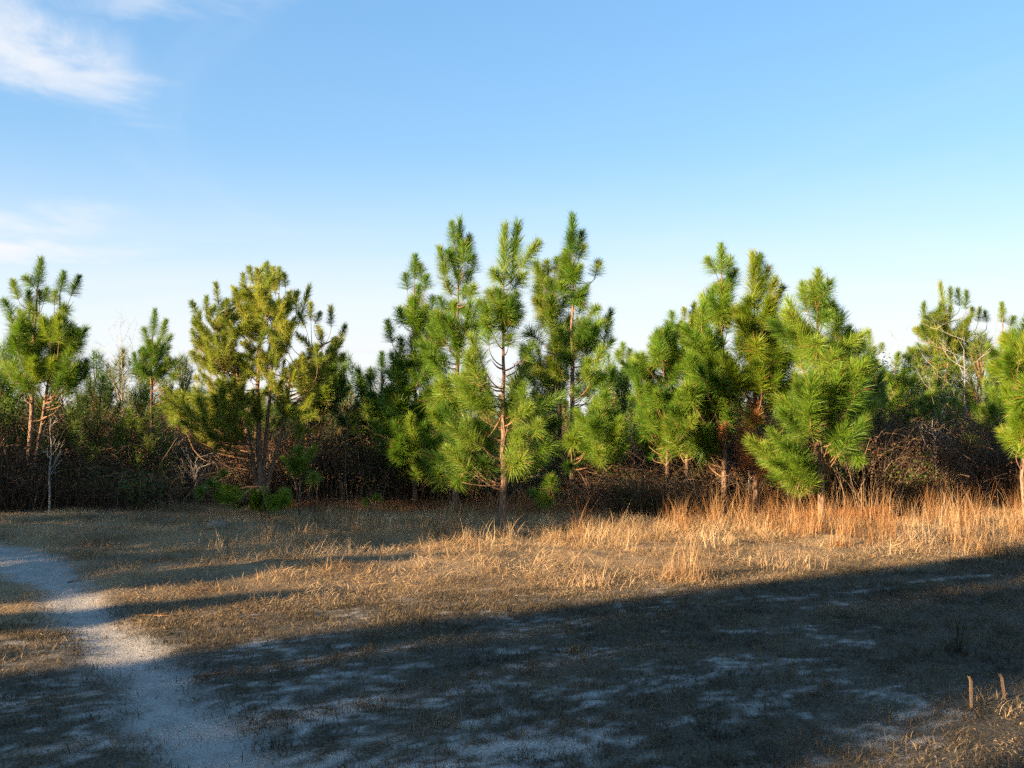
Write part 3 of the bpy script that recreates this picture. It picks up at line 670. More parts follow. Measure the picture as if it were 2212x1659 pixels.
pine('broad fine-needled yellow-green pine with several crooked stems', [A(1450, 1540), A(1440, 1150), A(1425, 850), A(1445, 520), A(1475, 300)], 16.4,
     T(A, (1480, 300, 1480, 155, fi), (1545, 300, 1553, 175, fi), (1400, 280, 1383, 170, fi), (1347, 320, 1340, 210, fi), (1212, 400, 1205, 268, fi), (1142, 440, 1138, 325, fi), (1102, 460, 1075, 372, fi),
       (1092, 620, 1062, 515, fi), (1085, 720, 1070, 640, fi), (1592, 400, 1602, 312, fi), (1655, 500, 1715, 295, fi), (1640, 440, 1648, 320, fi), (1742, 500, 1775, 440, fi), (1832, 520, 1842, 400, fi),
       (1875, 600, 1930, 500, fi), (1885, 720, 1915, 660, fi), (1785, 580, 1755, 505, fi), (1440, 300, 1430, 190, fi), (1515, 300, 1515, 180, fi), (1310, 380, 1308, 290, fi), (1250, 420, 1245, 340, fi),
       (1720, 480, 1735, 380, fi), (1580, 300, 1575, 200, fi), (1690, 520, 1660, 430, fi), (1850, 640, 1875, 560, fi), (1100, 520, 1072, 440, fi)),
     Fl(A, KA, (1450, 380, 150, 150, 48), (1230, 560, 150, 150, 36), (1420, 600, 180, 130, 26), (1240, 760, 170, 110, 26), (1560, 480, 80, 100, 14), (1080, 980, 170, 110, 44), (1290, 960, 130, 120, 26),
        (1690, 760, 110, 90, 12), (1640, 1000, 90, 110, 10), (1780, 640, 90, 100, 9), (1200, 1120, 150, 60, 14), (1500, 790, 80, 130, 14)),
     seed=43, trunk_r=.055, scale=.95, R=1.0, fill_kinds=(fi, fi, fb), tint=(.98, 1.04, 1.3),
     stems=[[A(1470, 1540), A(1480, 1000), A(1515, 620), A(1540, 330)], [A(1460, 1540), A(1560, 1080), A(1610, 780), A(1780, 620), A(1880, 580)], [A(1450, 1300), A(1290, 660), A(1190, 480)]],
     bare=[(*A(1430, 830), *A(1275, 640)), (*A(1425, 950), *A(1260, 890)), (*A(1440, 1200), *A(1310, 1230)), (*A(1430, 860), *A(1300, 860)), (*A(1500, 1100), *A(1600, 1040)), (*A(1610, 800), *A(1720, 710))])
pine('slim fine-needled pine to the right of the yellow-green pine', [A(1775, 1500), A(1772, 1000), A(1772, 700)], 19.0,
     T(A, (1772, 720, 1772, 640, fi), (1740, 800, 1730, 740, fi), (1880, 860, 1870, 780, fi)), Fl(A, KA, (1790, 850, 100, 120, 40), (1720, 1000, 100, 100, 22)), seed=44, trunk_r=.04, scale=1.0, R=.6, fill_kinds=(br_, fb, fb, br_))
pine('low pine bush in deep shade before the yellow-green pine', [A(1440, 1600), A(1440, 1480), A(1440, 1400)], 14.9,
     T(A, (1180, 1400, 1150, 1350, po), (1130, 1440, 1100, 1420, po), (1240, 1350, 1230, 1300, po), (1560, 1450, 1620, 1430, po)),
     Fl(A, KA, (1250, 1430, 100, 40, 7), (1480, 1470, 150, 30, 9)), seed=45, trunk_r=.03, scale=.6, R=.5)
pine('small pine tuft hanging low in front of the brown thicket', [A(1660, 1560), A(1655, 1350), A(1655, 1230)], 15.4,
     T(A, (1655, 1230, 1660, 1140, po), (1640, 1300, 1600, 1250, po), (1730, 1370, 1740, 1330, po)), Fl(A, KA, (1660, 1240, 50, 60, 3)), seed=46, trunk_r=.018, scale=.75, R=.3)
pine('knee-high pine seedling at the feet of the middle group', [B(1065, 1600), B(1068, 1480), B(1075, 1420)], 15.6,
     T(B, (1080, 1440, 1090, 1350, po), (1040, 1520, 1020, 1470, po), (1060, 1520, 1060, 1450, po)), Fl(B, KB, (1040, 1500, 40, 30, 2)), seed=47, trunk_r=.015, scale=.75, R=.25)
pine('tiny bright pine seedling low down left of the middle group', [B(165, 1580), B(165, 1540), B(165, 1510)], 16.0,
     T(B, (162, 1520, 160, 1480, po), (215, 1500, 220, 1460, po)), seed=48, trunk_r=.012, scale=.5, R=.2)

# ------------------------------------------------------------------ background pines (crown in one mesh) and the ones outside the frame
def crown_mesh(seed, H, R, z0, n_tuft, n_needle, nl, width, mat):
    r = random.Random(seed); mb = MB()
    for i in range(n_tuft):
        z = z0 + (H - z0) * r.random() ** .9
        k = (z - z0) / (H - z0)
        rr_ = R * (1 - k) ** .75 * math.sqrt(r.uniform(.15, 1)) + .04
        an = r.uniform(0, 6.28); out = Vector((math.cos(an), math.sin(an), 0))
        P = out * rr_ + Vector((0, 0, z))
        ax = (out * r.uniform(.2, .8) * (1 - k) + Vector((0, 0, r.uniform(.5, 1.2)))).normalized()
        q = ax.to_track_quat('Z', 'Y')
        if i % 3 == 0: mb.tube([Vector((0, 0, max(.2, z - .3 - rr_ * .4))), P * .6 + Vector((0, 0, z * .4 - .1)), P + ax * .3], [.016, .012, .006], 4, 1)
        for j in range(n_needle):
            s = r.random() * .45; a = math.radians(78 - 110 * s + r.gauss(0, 10)); zz = r.random() * 6.28
            d_ = Vector((math.cos(zz) * math.sin(a), math.sin(zz) * math.sin(a), math.cos(a)))
            p0 = P + q @ Vector((0, 0, s)); d_ = q @ d_
            p1 = p0 + d_ * nl * r.uniform(.7, 1.1)
            sd = d_.cross(Vector((r.uniform(-1, 1), r.uniform(-1, 1), r.uniform(-1, 1)))).normalized() * width * .5
            mb.face((p0 - sd, p0 + sd, p1))
    return mb.mesh('crown', [mat, M_TWIG])
def trunk_mesh(seed, H, r0):
    r = random.Random(seed); mb = MB()
    pts = [Vector((r.gauss(0, .02) * i, r.gauss(0, .02) * i, H * i / 7)) for i in range(8)]; pts[0] = Vector((0, 0, -.05))
    mb.tube(pts, [r0 * (1 - .85 * i / 7) for i in range(8)], 8); return mb.mesh('trunk', [M_BARK], True)
BGC = [crown_mesh(100 + i, 3.0, .75 + .12 * (i % 3), .15, 85, 60, .24, .009, M_NEEDLE_FAR) for i in range(4)]
BGT = [trunk_mesh(120 + i, 2.9, .05) for i in range(4)]
def bg_pine(label, u, d, h, i, sx=1.0, group='pine trees of the young wood', cat='pine tree'):
    b = at(u, 900, d); o = link('pine_tree', None, loc=(b.x, d, gz(b.x, d)))
    o.scale = (sx * h / 3.0, sx * h / 3.0, h / 3.0); o.rotation_euler = (0, 0, i * 1.7)
    tag(o, label, cat, group)
    link('trunk', BGT[i % 4], o); cr = link('crown', BGC[i % 4], o); q = random.Random(i * 7 + 1); cr.color = (q.uniform(.75, 1.02), q.uniform(.85, 1.05), q.uniform(.8, 1.6), 1)
    return o
for i, (lab, u, d, h, sx) in enumerate([
    ('dim pine behind the tall pine at the left picture edge', 15, 20, 2.7, 1.2),
    ('dim rounded pine between the leftmost pine and the pale twigs', 205, 22, 2.6, 1.2),
    ('dark pine behind the bare pale twigs at the left', 262, 24, 2.75, 1.2),
    ('small pine between the slim dark pine and the yellow-green pine', 392, 22, 2.55, 1.15),
    ('dark pine deep in the gap right of the yellow-green pine', 690, 23, 2.3, 1.3),
    ('low pine in the sky gap left of the middle group', 745, 25, 2.7, 1.2),
    ('pine in the gap behind the tallest middle pine', 1310, 23, 2.6, 1.1),
    ('dark low pine between the middle group and the right group', 1345, 20, 2.1, 1.3),
    ('pine hidden behind the forked pine of the right group', 1660, 20, 3.2, 1.2),
    ('pine crown behind the front right pine', 1850, 21, 2.9, 1.2),
    ('pine filling the gap before the pale far-right pine', 1960, 22, 2.5, 1.3),
    ('dim pine below the tips at the far right', 2120, 22, 3.0, 1.2),
    ('low shaded pine at the very left edge of the picture', -5, 18.0, 2.1, 1.4),
    ('low shaded pine right behind the thin bare sapling at the left', 135, 18.2, 2.1, 1.4),
    ('low shaded pine between the bare sapling and the pale twigs', 215, 18.6, 2.0, 1.4),
    ('low shaded pine in front of the slim dark pine', 305, 18.8, 1.9, 1.4)]):
    bg_pine(lab, u, d, h, i, sx)

# scattered low growth behind, one mass too far back to count
def gn_scatter(name, pts, rots, scls, idxs, meshes, mats=None, label=None, cat=None):
    me = bpy.data.meshes.new(name)
    n = len(pts); me.vertices.add(n); me.vertices.foreach_set('co', np.asarray(pts, np.float32).ravel())
    a = me.attributes.new('rot', 'FLOAT_VECTOR', 'POINT'); a.data.foreach_set('vector', np.asarray(rots, np.float32).ravel())
    a = me.attributes.new('scl', 'FLOAT_VECTOR', 'POINT'); a.data.foreach_set('vector', np.asarray(scls, np.float32).ravel())
    a = me.attributes.new('idx', 'INT', 'POINT'); a.data.foreach_set('value', np.asarray(idxs, np.int32))
    o = link(name, me)
    col = bpy.data.collections.new(name + '_pieces')
    for i, m in enumerate(meshes):
        s = bpy.data.objects.new('%s_piece_%02d' % (name, i), m); col.objects.link(s)
    ng = bpy.data.node_groups.new(name + '_scatter', 'GeometryNodeTree')
    ng.interface.new_socket('Geometry', in_out='INPUT', socket_type='NodeSocketGeometry')
    ng.interface.new_socket('Geometry', in_out='OUTPUT', socket_type='NodeSocketGeometry')
    N, L = ng.nodes, ng.links
    gi, go = N.new('NodeGroupInput'), N.new('NodeGroupOutput')
    ci = N.new('GeometryNodeCollectionInfo'); ci.inputs['Collection'].default_value = col
    ci.inputs['Separate Children'].default_value = True; ci.inputs['Reset Children'].default_value = True
    ip = N.new('GeometryNodeInstanceOnPoints'); ip.inputs['Pick Instance'].default_value = True
    def attr(nm, t):
        q = N.new('GeometryNodeInputNamedAttribute'); q.data_type = t; q.inputs['Name'].default_value = nm; return q.outputs['Attribute']
    L.new(gi.outputs[0], ip.inputs['Points']); L.new(ci.outputs[0], ip.inputs['Instance'])
    L.new(attr('idx', 'INT'), ip.inputs['Instance Index'])
    e2r = N.new('FunctionNodeEulerToRotation'); L.new(attr('rot', 'FLOAT_VECTOR'), e2r.inputs[0]); L.new(e2r.outputs[0], ip.inputs['Rotation'])
    L.new(attr('scl', 'FLOAT_VECTOR'), ip.inputs['Scale']); L.new(ip.outputs[0], go.inputs[0])
    md = o.modifiers.new('scatter', 'NODES'); md.node_group = ng
    tag(o, label, cat, kind='stuff')
    return o

rng = np.random.default_rng(7)
def far_u(x, y): return 1106 + F * x / y
P, R_, S_, I_ = [], [], [], []
for k in range(420):
    y = rng.uniform(25, 75); x = rng.uniform(-.62, .62) * y * 1.15
    h = rng.uniform(1.5, 2.35) * (1 if y < 40 else 1.1)
    P.append((x, y, 0)); R_.append((0, 0, rng.uniform(0, 6.28))); w = h / 3 * rng.uniform(1.1, 1.5); S_.append((w, w, h / 3)); I_.append(rng.integers(0, 4))
gn_scatter('far_young_pines', P, R_, S_, I_, BGC, label='low mass of distant young pines seen through the gaps', cat='pine wood')

# pines out of the picture to the left and behind, whose shade lies over the clearing
SHC = [crown_mesh(140 + i, 8.0, 1.9, .5, 240, 95, .50, .021, M_NEEDLE_FAR) for i in range(2)]
SHT = [trunk_mesh(150 + i, 7.8, .12) for i in range(2)]
rs = random.Random(5)
lx, ly = math.sin(SUN_AZ), math.cos(SUN_AZ)       # along the light, on the ground
edge = Vector((0.0, 8.22))                         # a point of the edge of shade
def shade_pine(t, off, h, w=1.0, i=0):
    """t metres towards the sun from the edge point, off metres to the near side of the light lane (negative: the far side)"""
    x = edge.x - lx * t + ly * off; y = edge.y - ly * t - lx * off
    o = link('pine_tree', None, loc=(x, y, gz(x, y)))
    s = h / 8.0; o.scale = (s * w, s * w, s); o.rotation_euler = (0, 0, rs.uniform(0, 6.28))
    tag(o, 'tall pine outside the picture to the left, shading the clearing', 'pine tree', 'pines outside the picture that shade the clearing')
    link('trunk', SHT[i % 2], o); link('crown', SHC[i % 2], o)
k = 0
for off, t, h, w in [(0.70, 23, 8.2, .60), (2.60, 23, 8.6, .96), (5.45, 23, 8.8, 1.14), (8.4, 24, 8.6, 1.1), (11.0, 24, 8.2, 1.1), (13.6, 25, 8.6, 1.1), (16.2, 24, 8.0, 1.1),
                     (0.85, 27, 10.4, .46), (2.5, 28, 10.8, .72), (5.7, 29, 10.5, .9), (9.4, 30, 10.4, 1.0), (12.4, 30, 10.0, 1.0), (15.2, 30, 10.0, 1.0)]:
    shade_pine(t, off, h, w, k); k += 1
# lower ones on the far side of the lane, beyond the left edge
for off, t, h, w in [(-0.6, 15.5, 2.6, 1.1), (-1.7, 13.5, 2.7, 1.3), (-2.9, 13.0, 3.1, 1.3), (-4.0, 14.0, 4.2, 1.2), (-5.2, 13.0, 4.9, 1.4), (-6.4, 13.6, 4.9, 1.3), (-7.5, 14.0, 5.0, 1.3), (-8.7, 14.6, 5.1, 1.3),
                     (-9.9, 15.2, 4.6, 1.3), (-11.2, 16.0, 4.8, 1.3), (-12.6, 17.0, 4.8, 1.3), (-14.0, 18.0, 4.8, 1.3)]:
    shade_pine(t, off, h, w, k); k += 1

# ------------------------------------------------------------------ brown thicket along the foot of the trees
def cane_bush(seed, n, h, leaves):
    r = random.Random(seed); mb = MB()
    for i in range(n):
        an = r.uniform(0, 6.28); b0 = Vector((r.gauss(0, .30), r.gauss(0, .30), 0))
        ln = h * r.uniform(.5, 1.15); lean = r.uniform(.1, .9)
        out = Vector((math.cos(an), math.sin(an), 0))
        p1 = b0 + Vector((0, 0, ln * .6)) + out * ln * lean * .25
        p2 = b0 + out * ln * lean * .7 + Vector((r.gauss(0, .08), r.gauss(0, .08), ln * .95))
        p3 = p2 + out * ln * r.uniform(.1, .45) + Vector((0, 0, ln * r.uniform(-.35, .15)))
        pts = bez(b0, p1, p2, p3, 5); r0 = r.uniform(.003, .007)
        mb.tube(pts, [r0 * (1 - .7 * j / 5) for j in range(6)], 3)
        for j in range(2):
            q = pts[r.randint(2, 5)]; e = q + Vector((r.gauss(0, .16), r.gauss(0, .16), r.gauss(.05, .14)))
            mb.tube([q, q.lerp(e, .5) + Vector((0, 0, .02)), e], [r0 * .5, r0 * .4, r0 * .2], 3)
        for j in range(leaves):
            q = pts[r.randint(1, 5)] + Vector((r.gauss(0, .07), r.gauss(0, .07), r.gauss(0, .07)))
            a = Vector((r.uniform(-1, 1), r.uniform(-1, 1), r.uniform(-1, 1))).normalized(); b = a.orthogonal().normalized()
            s = r.uniform(.012, .028); mb.face((q - a * s, q + b * s * .5, q + a * s, q - b * s * .5), 1)
    return mb.mesh('cane_bush', [M_CANE, M_DRYLEAF])
def leaf_bush(seed, n, h):
    r = random.Random(seed); mb = MB()
    for i in range(9):
        an = r.uniform(0, 6.28); e = Vector((math.cos(an) * r.uniform(.1, .5), math.sin(an) * r.uniform(.1, .5), h * r.uniform(.5, 1)))
        mb.tube(bez(Vector((0, 0, 0)), Vector((0, 0, e.z * .4)), Vector((e.x * .7, e.y * .7, e.z * .7)), e, 4), [.008, .007, .006, .005, .003], 4)
        for k in range(n // 9):
            q = e * r.uniform(.35, 1.03) + Vector((r.gauss(0, .10), r.gauss(0, .10), r.gauss(0, .09)))
            a = Vector((r.uniform(-1, 1), r.uniform(-1, 1), r.uniform(-.6, 1))).normalized(); b = a.orthogonal().normalized(); s = r.uniform(.014, .034)
            mb.face((q - a * s, q + b * s * .45, q + a * s, q - b * s * .45), 2 if r.random() < .8 else 1)
    return mb.mesh('leaf_bush', [M_CANE, M_DRYLEAF, M_EVERGREEN])
CANES = [cane_bush(200 + i, 70, 1.15, 3 + (i % 3) * 3) for i in range(6)] + [leaf_bush(220 + i, 620, 1.15) for i in range(3)]
P, R_, S_, I_ = [], [], [], []
for k in range(680):
    y = rng.uniform(16.3, 23.5); u = rng.uniform(-150, 2380); x = (u - 1106) / F * y
    if u > 380 and u < 1300 and y < 17.4 + .4 * rng.random(): continue
    if u > 1300 and u < 1640 and y > 21: y = rng.uniform(15.2, 16.2); x = (u - 1106) / F * y
    if u >= 1500 and y < 16.2: continue
    base_h = np.interp(u, [-150, 200, 420, 620, 780, 900, 1250, 1450, 1650, 1900, 2212, 2400], [.95, .95, .9, .85, .8, .75, .75, .85, .9, .95, .95, .95])
    h = base_h * (.45 + 1.0 * float(vnoise(np.array([x * .55 + 50]), np.array([y * .4]), 61)[0])) * rng.uniform(.7, 1.25) * (1 + .03 * (y - 17))
    h *= .62 if (1300 < u < 1640 and y < 16.3) else 1.0
    P.append((x, y, gz(x, y))); R_.append((rng.normal(0, .08), rng.normal(0, .08), rng.uniform(0, 6.28))); w = rng.uniform(.9, 1.35)
    S_.append((w, w, h)); I_.append(rng.integers(6, 9) if rng.random() < (.5 if u < 460 else .16) else rng.integers(0, 6))
gn_scatter('brown_thicket', P, R_, S_, I_, CANES, label='tangled brown thicket of leafless canes along the foot of the pines', cat='thicket')

# ------------------------------------------------------------------ bare saplings
def bare_tree(label, u, d, top_v, seed, spread=.5, r0=.02, start=.35, mat=None, levels=3, lean=0.0, kids=5, name='bare_sapling', cat='bare sapling', up=.7):
    r = random.Random(seed); b = at(u, 900, d); base = Vector((b.x, d, gz(b.x, d) - .02)); H = at(u, top_v, d).z - base.z
    root = link(name, None, loc=base); tag(root, label, cat, 'bare saplings among the pines'); root.empty_display_size = .2
    tr = [Vector((lean * H * (i / 8) ** 1.3 + r.gauss(0, .014) * (i > 0), r.gauss(0, .014) * (i > 0), H * .9 * i / 8)) for i in range(9)]
    mb = MB(); mb.tube(tr, [r0 * (1 - .85 * i / 8) for i in range(9)], 7); link('trunk', mb.mesh('trunk', [mat or M_PALE], True), root)
    def grow(mb, p, dv, ln, rad, lev):
        pts = [p]; dd = dv.copy()
        for i in range(4):
            dd = (dd + Vector((r.gauss(0, .16), r.gauss(0, .16), r.gauss(.06, .1)))).normalized(); pts.append(pts[-1] + dd * ln / 4)
        mb.tube(pts, [rad * (1 - .7 * i / 4) for i in range(5)], 4)
        if lev > 0:
            for k in range(r.randint(2, 4)):
                q = pts[r.randint(1, 4)]; nd = (dd + Vector((r.gauss(0, .55), r.gauss(0, .55), r.gauss(.1, .4)))).normalized()
                grow(mb, q, nd, ln * r.uniform(.4, .65), rad * .5, lev - 1)
    n = kids
    for k in range(n):
        t = start + (1 - start) * (k + r.random()) / n; f = t * 8; i = min(7, int(f)); p = tr[i].lerp(tr[i + 1], f - i)
        an = r.uniform(0, 6.28); dv = Vector((math.cos(an), math.sin(an) * .8, up + r.gauss(0, .2))).normalized()
        mb = MB(); grow(mb, p, dv, spread * H * (1.15 - .6 * t) * r.uniform(.7, 1.2), r0 * .5 * (1.1 - .6 * t), levels - 1)
        link('branch', mb.mesh('branch', [mat or M_PALE], True), root)
    return root
bare_tree('thin bare sapling with a pale stem before the shaded left thicket', 110, 16.2, 880, 61, .22, .022, .35, kids=8)
bare_tree('pale leafless birch-like sapling against the sky beside the slim dark pine', 262, 21.5, 690, 62, .26, .02, .4, kids=13, up=1.3)
bare_tree('leafless pale shrub at the foot of the slim dark pine', 350, 19.0, 890, 63, .5, .014, .25, kids=12, up=.6)
bare_tree('low bare pale bush left of the yellow-green pine foot', 425, 17.4, 975, 64, .6, .012, .2, kids=12, up=.6)
bare_tree('small Y-shaped bare sapling standing clear in the grass at the right', 2025, 16.6, 905, 65, .42, .026, .5, kids=7, lean=-.05, up=.8)
bare_tree('large bare grey-brown tree before the pale far-right pine', 2085, 20.0, 690, 66, .34, .024, .3, kids=14, up=.55)
bare_tree('very thin bare sapling reaching into the sky left of the far-right pine', 1945, 23.0, 690, 67, .3, .012, .45, kids=9, up=1.4)
bare_tree('slender bare sapling in front of the right group with a crooked stem', 1570, 16.0, 960, 68, .3, .014, .4, kids=6, up=1.0)
bare_tree('short bare sapling by the dead orange needles', 1618, 16.2, 1000, 69, .25, .013, .5, kids=4, up=1.0)

# broad-leaved evergreens
def leaf_shrub(label, u, d, top_v, rx, seed, n=900, z0=.3, name='evergreen_shrub', cat='shrub'):
    r = random.Random(seed); b = at(u, 900, d); base = Vector((b.x, d, gz(b.x, d))); H = at(u, top_v, d).z - base.z
    root = link(name, None, loc=base); tag(root, label, cat); root.empty_display_size = .2
    mb = MB(); st = MB(); ends = []
    for k in range(26):
        an = r.uniform(0, 6.28); e = Vector((math.cos(an) * rx * r.uniform(.2, 1), math.sin(an) * rx * r.uniform(.2, 1), H * r.uniform(max(.25, z0), .97)))
        st.tube(bez(Vector((0, 0, 0)), Vector((0, 0, e.z * .5)), Vector((e.x * .6, e.y * .6, e.z * .7)), e, 5), [.012, .01, .008, .006, .005, .003], 5); ends.append(e)
    for k in range(n):
        e = r.choice(ends); q = e + Vector((r.gauss(0, .12), r.gauss(0, .12), r.gauss(-.05, .13)))
        a = Vector((r.uniform(-1, 1), r.uniform(-1, 1), r.uniform(-.5, 1))).normalized(); bb = a.orthogonal().normalized(); s = r.uniform(.02, .04)
        mb.face((q - a * s, q + bb * s * .5, q + a * s, q - bb * s * .5))
    link('stem', st.mesh('stem', [M_TWIG], True), root); link('foliage', mb.mesh('foliage', [M_EVERGREEN]), root)
leaf_shrub('broad-leaved evergreen shrub beside the small distant pine top', 1925, 21.5, 765, .45, 71, 1400, .55)
leaf_shrub('broad-leaved evergreen in front of the pale far-right pine', 2010, 21.0, 775, .6, 72, 1800, .5)
leaf_shrub('dark leafy evergreen at the left picture edge', 15, 17.8, 800, .55, 73, 1800, .3)
leaf_shrub('small glossy evergreen sprig under the right group', 1500, 16.8, 985, .22, 74, 300, .4)

# ------------------------------------------------------------------ grass
def blade_clump(seed, n, lo, hi, width, splay, mat, foot=.05, lie=.0, seg=3, name='grass_piece'):
    r = random.Random(seed); mb = MB()
    for i in range(n):
        an = r.uniform(0, 6.28); out = Vector((math.cos(an), math.sin(an), 0)); p = Vector((r.gauss(0, foot), r.gauss(0, foot), -.01))
        ln = r.uniform(lo, hi); tilt = abs(r.gauss(0, splay)) + lie * r.uniform(.3, 1.2)
        pts = [p]; t = tilt * .6
        for s in range(seg):
            d_ = Vector((0, 0, math.cos(t))) + out * math.sin(t); pts.append(pts[-1] + d_ * ln / seg); t = min(1.75, t + (tilt * .55 + r.uniform(0, .25)))
            if pts[-1].z < .004: pts[-1].z = .004
        sd = out.cross(Vector((0, 0, 1))); sd = (sd + Vector((r.gauss(0, .4), r.gauss(0, .4), 0))).normalized()
        w = width * r.uniform(.7, 1.3)
        mb.strip(pts, sd, [w, w * .9, w * .6, w * .4][:seg], 0)
    return mb.mesh(name, [mat])
MIXED = [blade_clump(340 + i, 26, .12, .42, .0042, .30, M_GRASS, .08, .35, 3) for i in range(6)]
TALL = [blade_clump(360 + i, 16, .35, .85, .0050, .10, M_GRASS_TALL, .06, .06, 4) for i in range(6)]

def scatter_points(n, x0, x1, y0, y1, dens):
    x = rng.uniform(x0, x1, n); y = rng.uniform(y0, y1, n)
    vis = np.abs(x) < .56 * y + 1.0; x, y = x[vis], y[vis]
    keep = rng.random(len(x)) < dens(x, y); x, y = x[keep], y[keep]
    return x, y, height(x, y)
def blade_sheet(name, x, y, z, ln, t0, t1, width, mat, label):
    """every blade a real bent strip: t0, t1 lean from upright of its lower and upper half"""
    n = len(x); az = rng.uniform(0, 2 * math.pi, n)
    o = np.stack([np.cos(az), np.sin(az), np.zeros(n)], 1); up = np.array([0, 0, 1.0])
    p0 = np.stack([x, y, z - .006], 1)
    d0 = o * np.sin(t0)[:, None] + up * np.cos(t0)[:, None]; d1 = o * np.sin(t1)[:, None] + up * np.cos(t1)[:, None]
    p1 = p0 + d0 * (ln * .5)[:, None]; p2 = p1 + d1 * (ln * .5)[:, None]
    p1[:, 2] = np.maximum(p1[:, 2], z + .006); p2[:, 2] = np.maximum(p2[:, 2], z + .005)
    a2 = az + math.pi / 2 + rng.normal(0, .5, n); sd = np.stack([np.cos(a2), np.sin(a2), rng.normal(0, .35, n)], 1) * (width * rng.uniform(.45, 1.55, n) * .5)[:, None]
    v = np.stack([p0 - sd * .8, p0 + sd * .8, p1 - sd, p1 + sd, p2], 1).reshape(-1, 3).astype(np.float32)
    b = (np.arange(n) * 5)[:, None]
    loops = (b + np.array([[0, 1, 3, 2, 2, 3, 4]])).ravel().astype(np.int32)
    me = bpy.data.meshes.new(name); me.vertices.add(len(v)); me.vertices.foreach_set('co', v.ravel())
    me.loops.add(len(loops)); me.loops.foreach_set('vertex_index', loops)
    ls = (np.arange(n) * 7)[:, None] + np.array([[0, 4]])
    me.polygons.add(2 * n); me.polygons.foreach_set('loop_start', ls.ravel().astype(np.int32))
    me.update(calc_edges=True); me.materials.append(mat)
    tag(link(name, me), label, 'grass', kind='stuff')
def edge_off(x, y): return y - (8.75 + 0.42 * x - .004 * x * x)      # distance beyond the mown edge
def mown_d(x, y):
    s = sand_mask(x, y); n = fbm(x * 1.4, y * 1.4, 77, 4); tuft = fbm(x * 9, y * 9, 79, 2)
    return np.clip((1 - s) ** .8 * (.35 + .8 * sstep(.35, .65, n)) * (.25 + 1.2 * sstep(.35, .65, tuft)) + .028, 0, 1) * sstep(1.6, .2, edge_off(x, y))
x, y, z = scatter_points(760000, -7.0, 10, 3.8, 13.5, mown_d)
n = len(x); tl = np.abs(rng.normal(1.0, .35, n))
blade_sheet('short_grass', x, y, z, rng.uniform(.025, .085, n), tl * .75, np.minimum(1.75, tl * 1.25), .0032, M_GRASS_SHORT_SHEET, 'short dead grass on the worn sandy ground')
def matted_d(x, y):
    e = edge_off(x, y); n = fbm(x * 1.1 + 7, y * 1.6 + 2, 81, 4); tuft = fbm(x * 4.5, y * 4.5, 85, 3)
    corner = .8 * (1 - sstep(.5, 1.15, ell(x, y, 2.75, 4.75, .75, .55, .5)))
    return np.clip(np.maximum(corner, sstep(-.35, .6, e)) * (.45 + .8 * sstep(.36, .62, n)) * (.35 + 1.1 * sstep(.35, .62, tuft)), 0, 1) * (1 - .97 * path_mask(x, y)) * sstep(18.5, 16.5, y) * (1 - .9 * straw_mask(x, y))
x, y, z = scatter_points(720000, -9.5, 11, 4.0, 18.5, matted_d)
n = len(x); eo = edge_off(x, y); tl = np.abs(rng.normal(1.34 - .30 * sstep(1.0, 4.0, eo), .32, n)); hum = fbm(x * 2.2, y * 2.2, 87, 3)
ln = rng.uniform(.04, .17, n) * (.5 + .6 * sstep(0, 2.4, edge_off(x, y))) * (.6 + .5 * sstep(-6, -2.0, x + .25 * (y - 12))) * (.6 + .9 * sstep(.4, .7, hum))
blade_sheet('matted_grass', x, y, z, ln, tl * .85, np.minimum(1.75, tl * 1.12), .0030, M_GRASS_SHEET, 'matted tan dead grass on the verge before the pines')
def mixed_d(x, y):
    e = edge_off(x, y); n = fbm(x * .9 + 17, y * .9 + 12, 91, 4)
    lo = 2.2 - .35 * x
    return np.clip(sstep(lo, lo + 1.5, e) * sstep(.44, .62, n) * sstep(-4.5, -1.5, x + .15 * (y - 12)), 0, 1) * sstep(19, 17, y) * (1 - .85 * straw_mask(x, y))
x, y, z = scatter_points(2600, -6, 12, 8, 19, mixed_d)
n = len(x); sc = rng.uniform(.45, 1.0, n)
gn_scatter('rough_grass', np.stack([x, y, z], 1), np.stack([rng.normal(0, .12, n), rng.normal(0, .12, n), rng.uniform(0, 6.28, n)], 1),
           np.stack([sc, sc, sc], 1), rng.integers(0, 6, n), MIXED, label='rough tan grass standing among the matted grass', cat='grass')
def tall_d(x, y):
    e = edge_off(x, y); n = fbm(x * 1.3 + 27, y * 1.0 + 5, 95, 4)
    lo = 3.7 - .55 * x
    return np.clip(sstep(lo, lo + 1.2, e) * sstep(.40, .62, n) * sstep(-3.8, 1.8, x), 0, 1) * sstep(17.6, 16.6, y) * (1 - .7 * straw_mask(x, y))
x, y, z = scatter_points(2900, -4, 12, 10, 18, tall_d)
n = len(x); sc = rng.uniform(.45, .95, n) * (.85 + .3 * sstep(1, 6, x)); sw = rng.uniform(.7, 1.2, n)
gn_scatter('tall_grass', np.stack([x, y, z], 1), np.stack([rng.normal(0, .05, n), rng.normal(0, .05, n), rng.uniform(0, 6.28, n)], 1),
           np.stack([sw, sw, sc], 1), rng.integers(0, 6, n), TALL, label='tall upright amber grass stalks before the right-hand pines', cat='grass')
# fallen orange needles under the middle group
STRAW = [blade_clump(380 + i, 34, .10, .26, .004, .4, M_DEAD, .12, 1.3, 2) for i in range(4)]
def straw_d(x, y): return straw_mask(x, y)
x, y, z = scatter_points(5200, -5, 8, 14.5, 18.5, straw_d)
n = len(x); sc = rng.uniform(.6, 1.1, n)
gn_scatter('fallen_pine_needles', np.stack([x, y, z], 1), np.stack([rng.normal(0, .1, n), rng.normal(0, .1, n), rng.uniform(0, 6.28, n)], 1),
           np.stack([sc, sc, sc], 1), rng.integers(0, 4, n), STRAW, label='orange fallen pine needles on the ground under the middle pines', cat='pine straw')

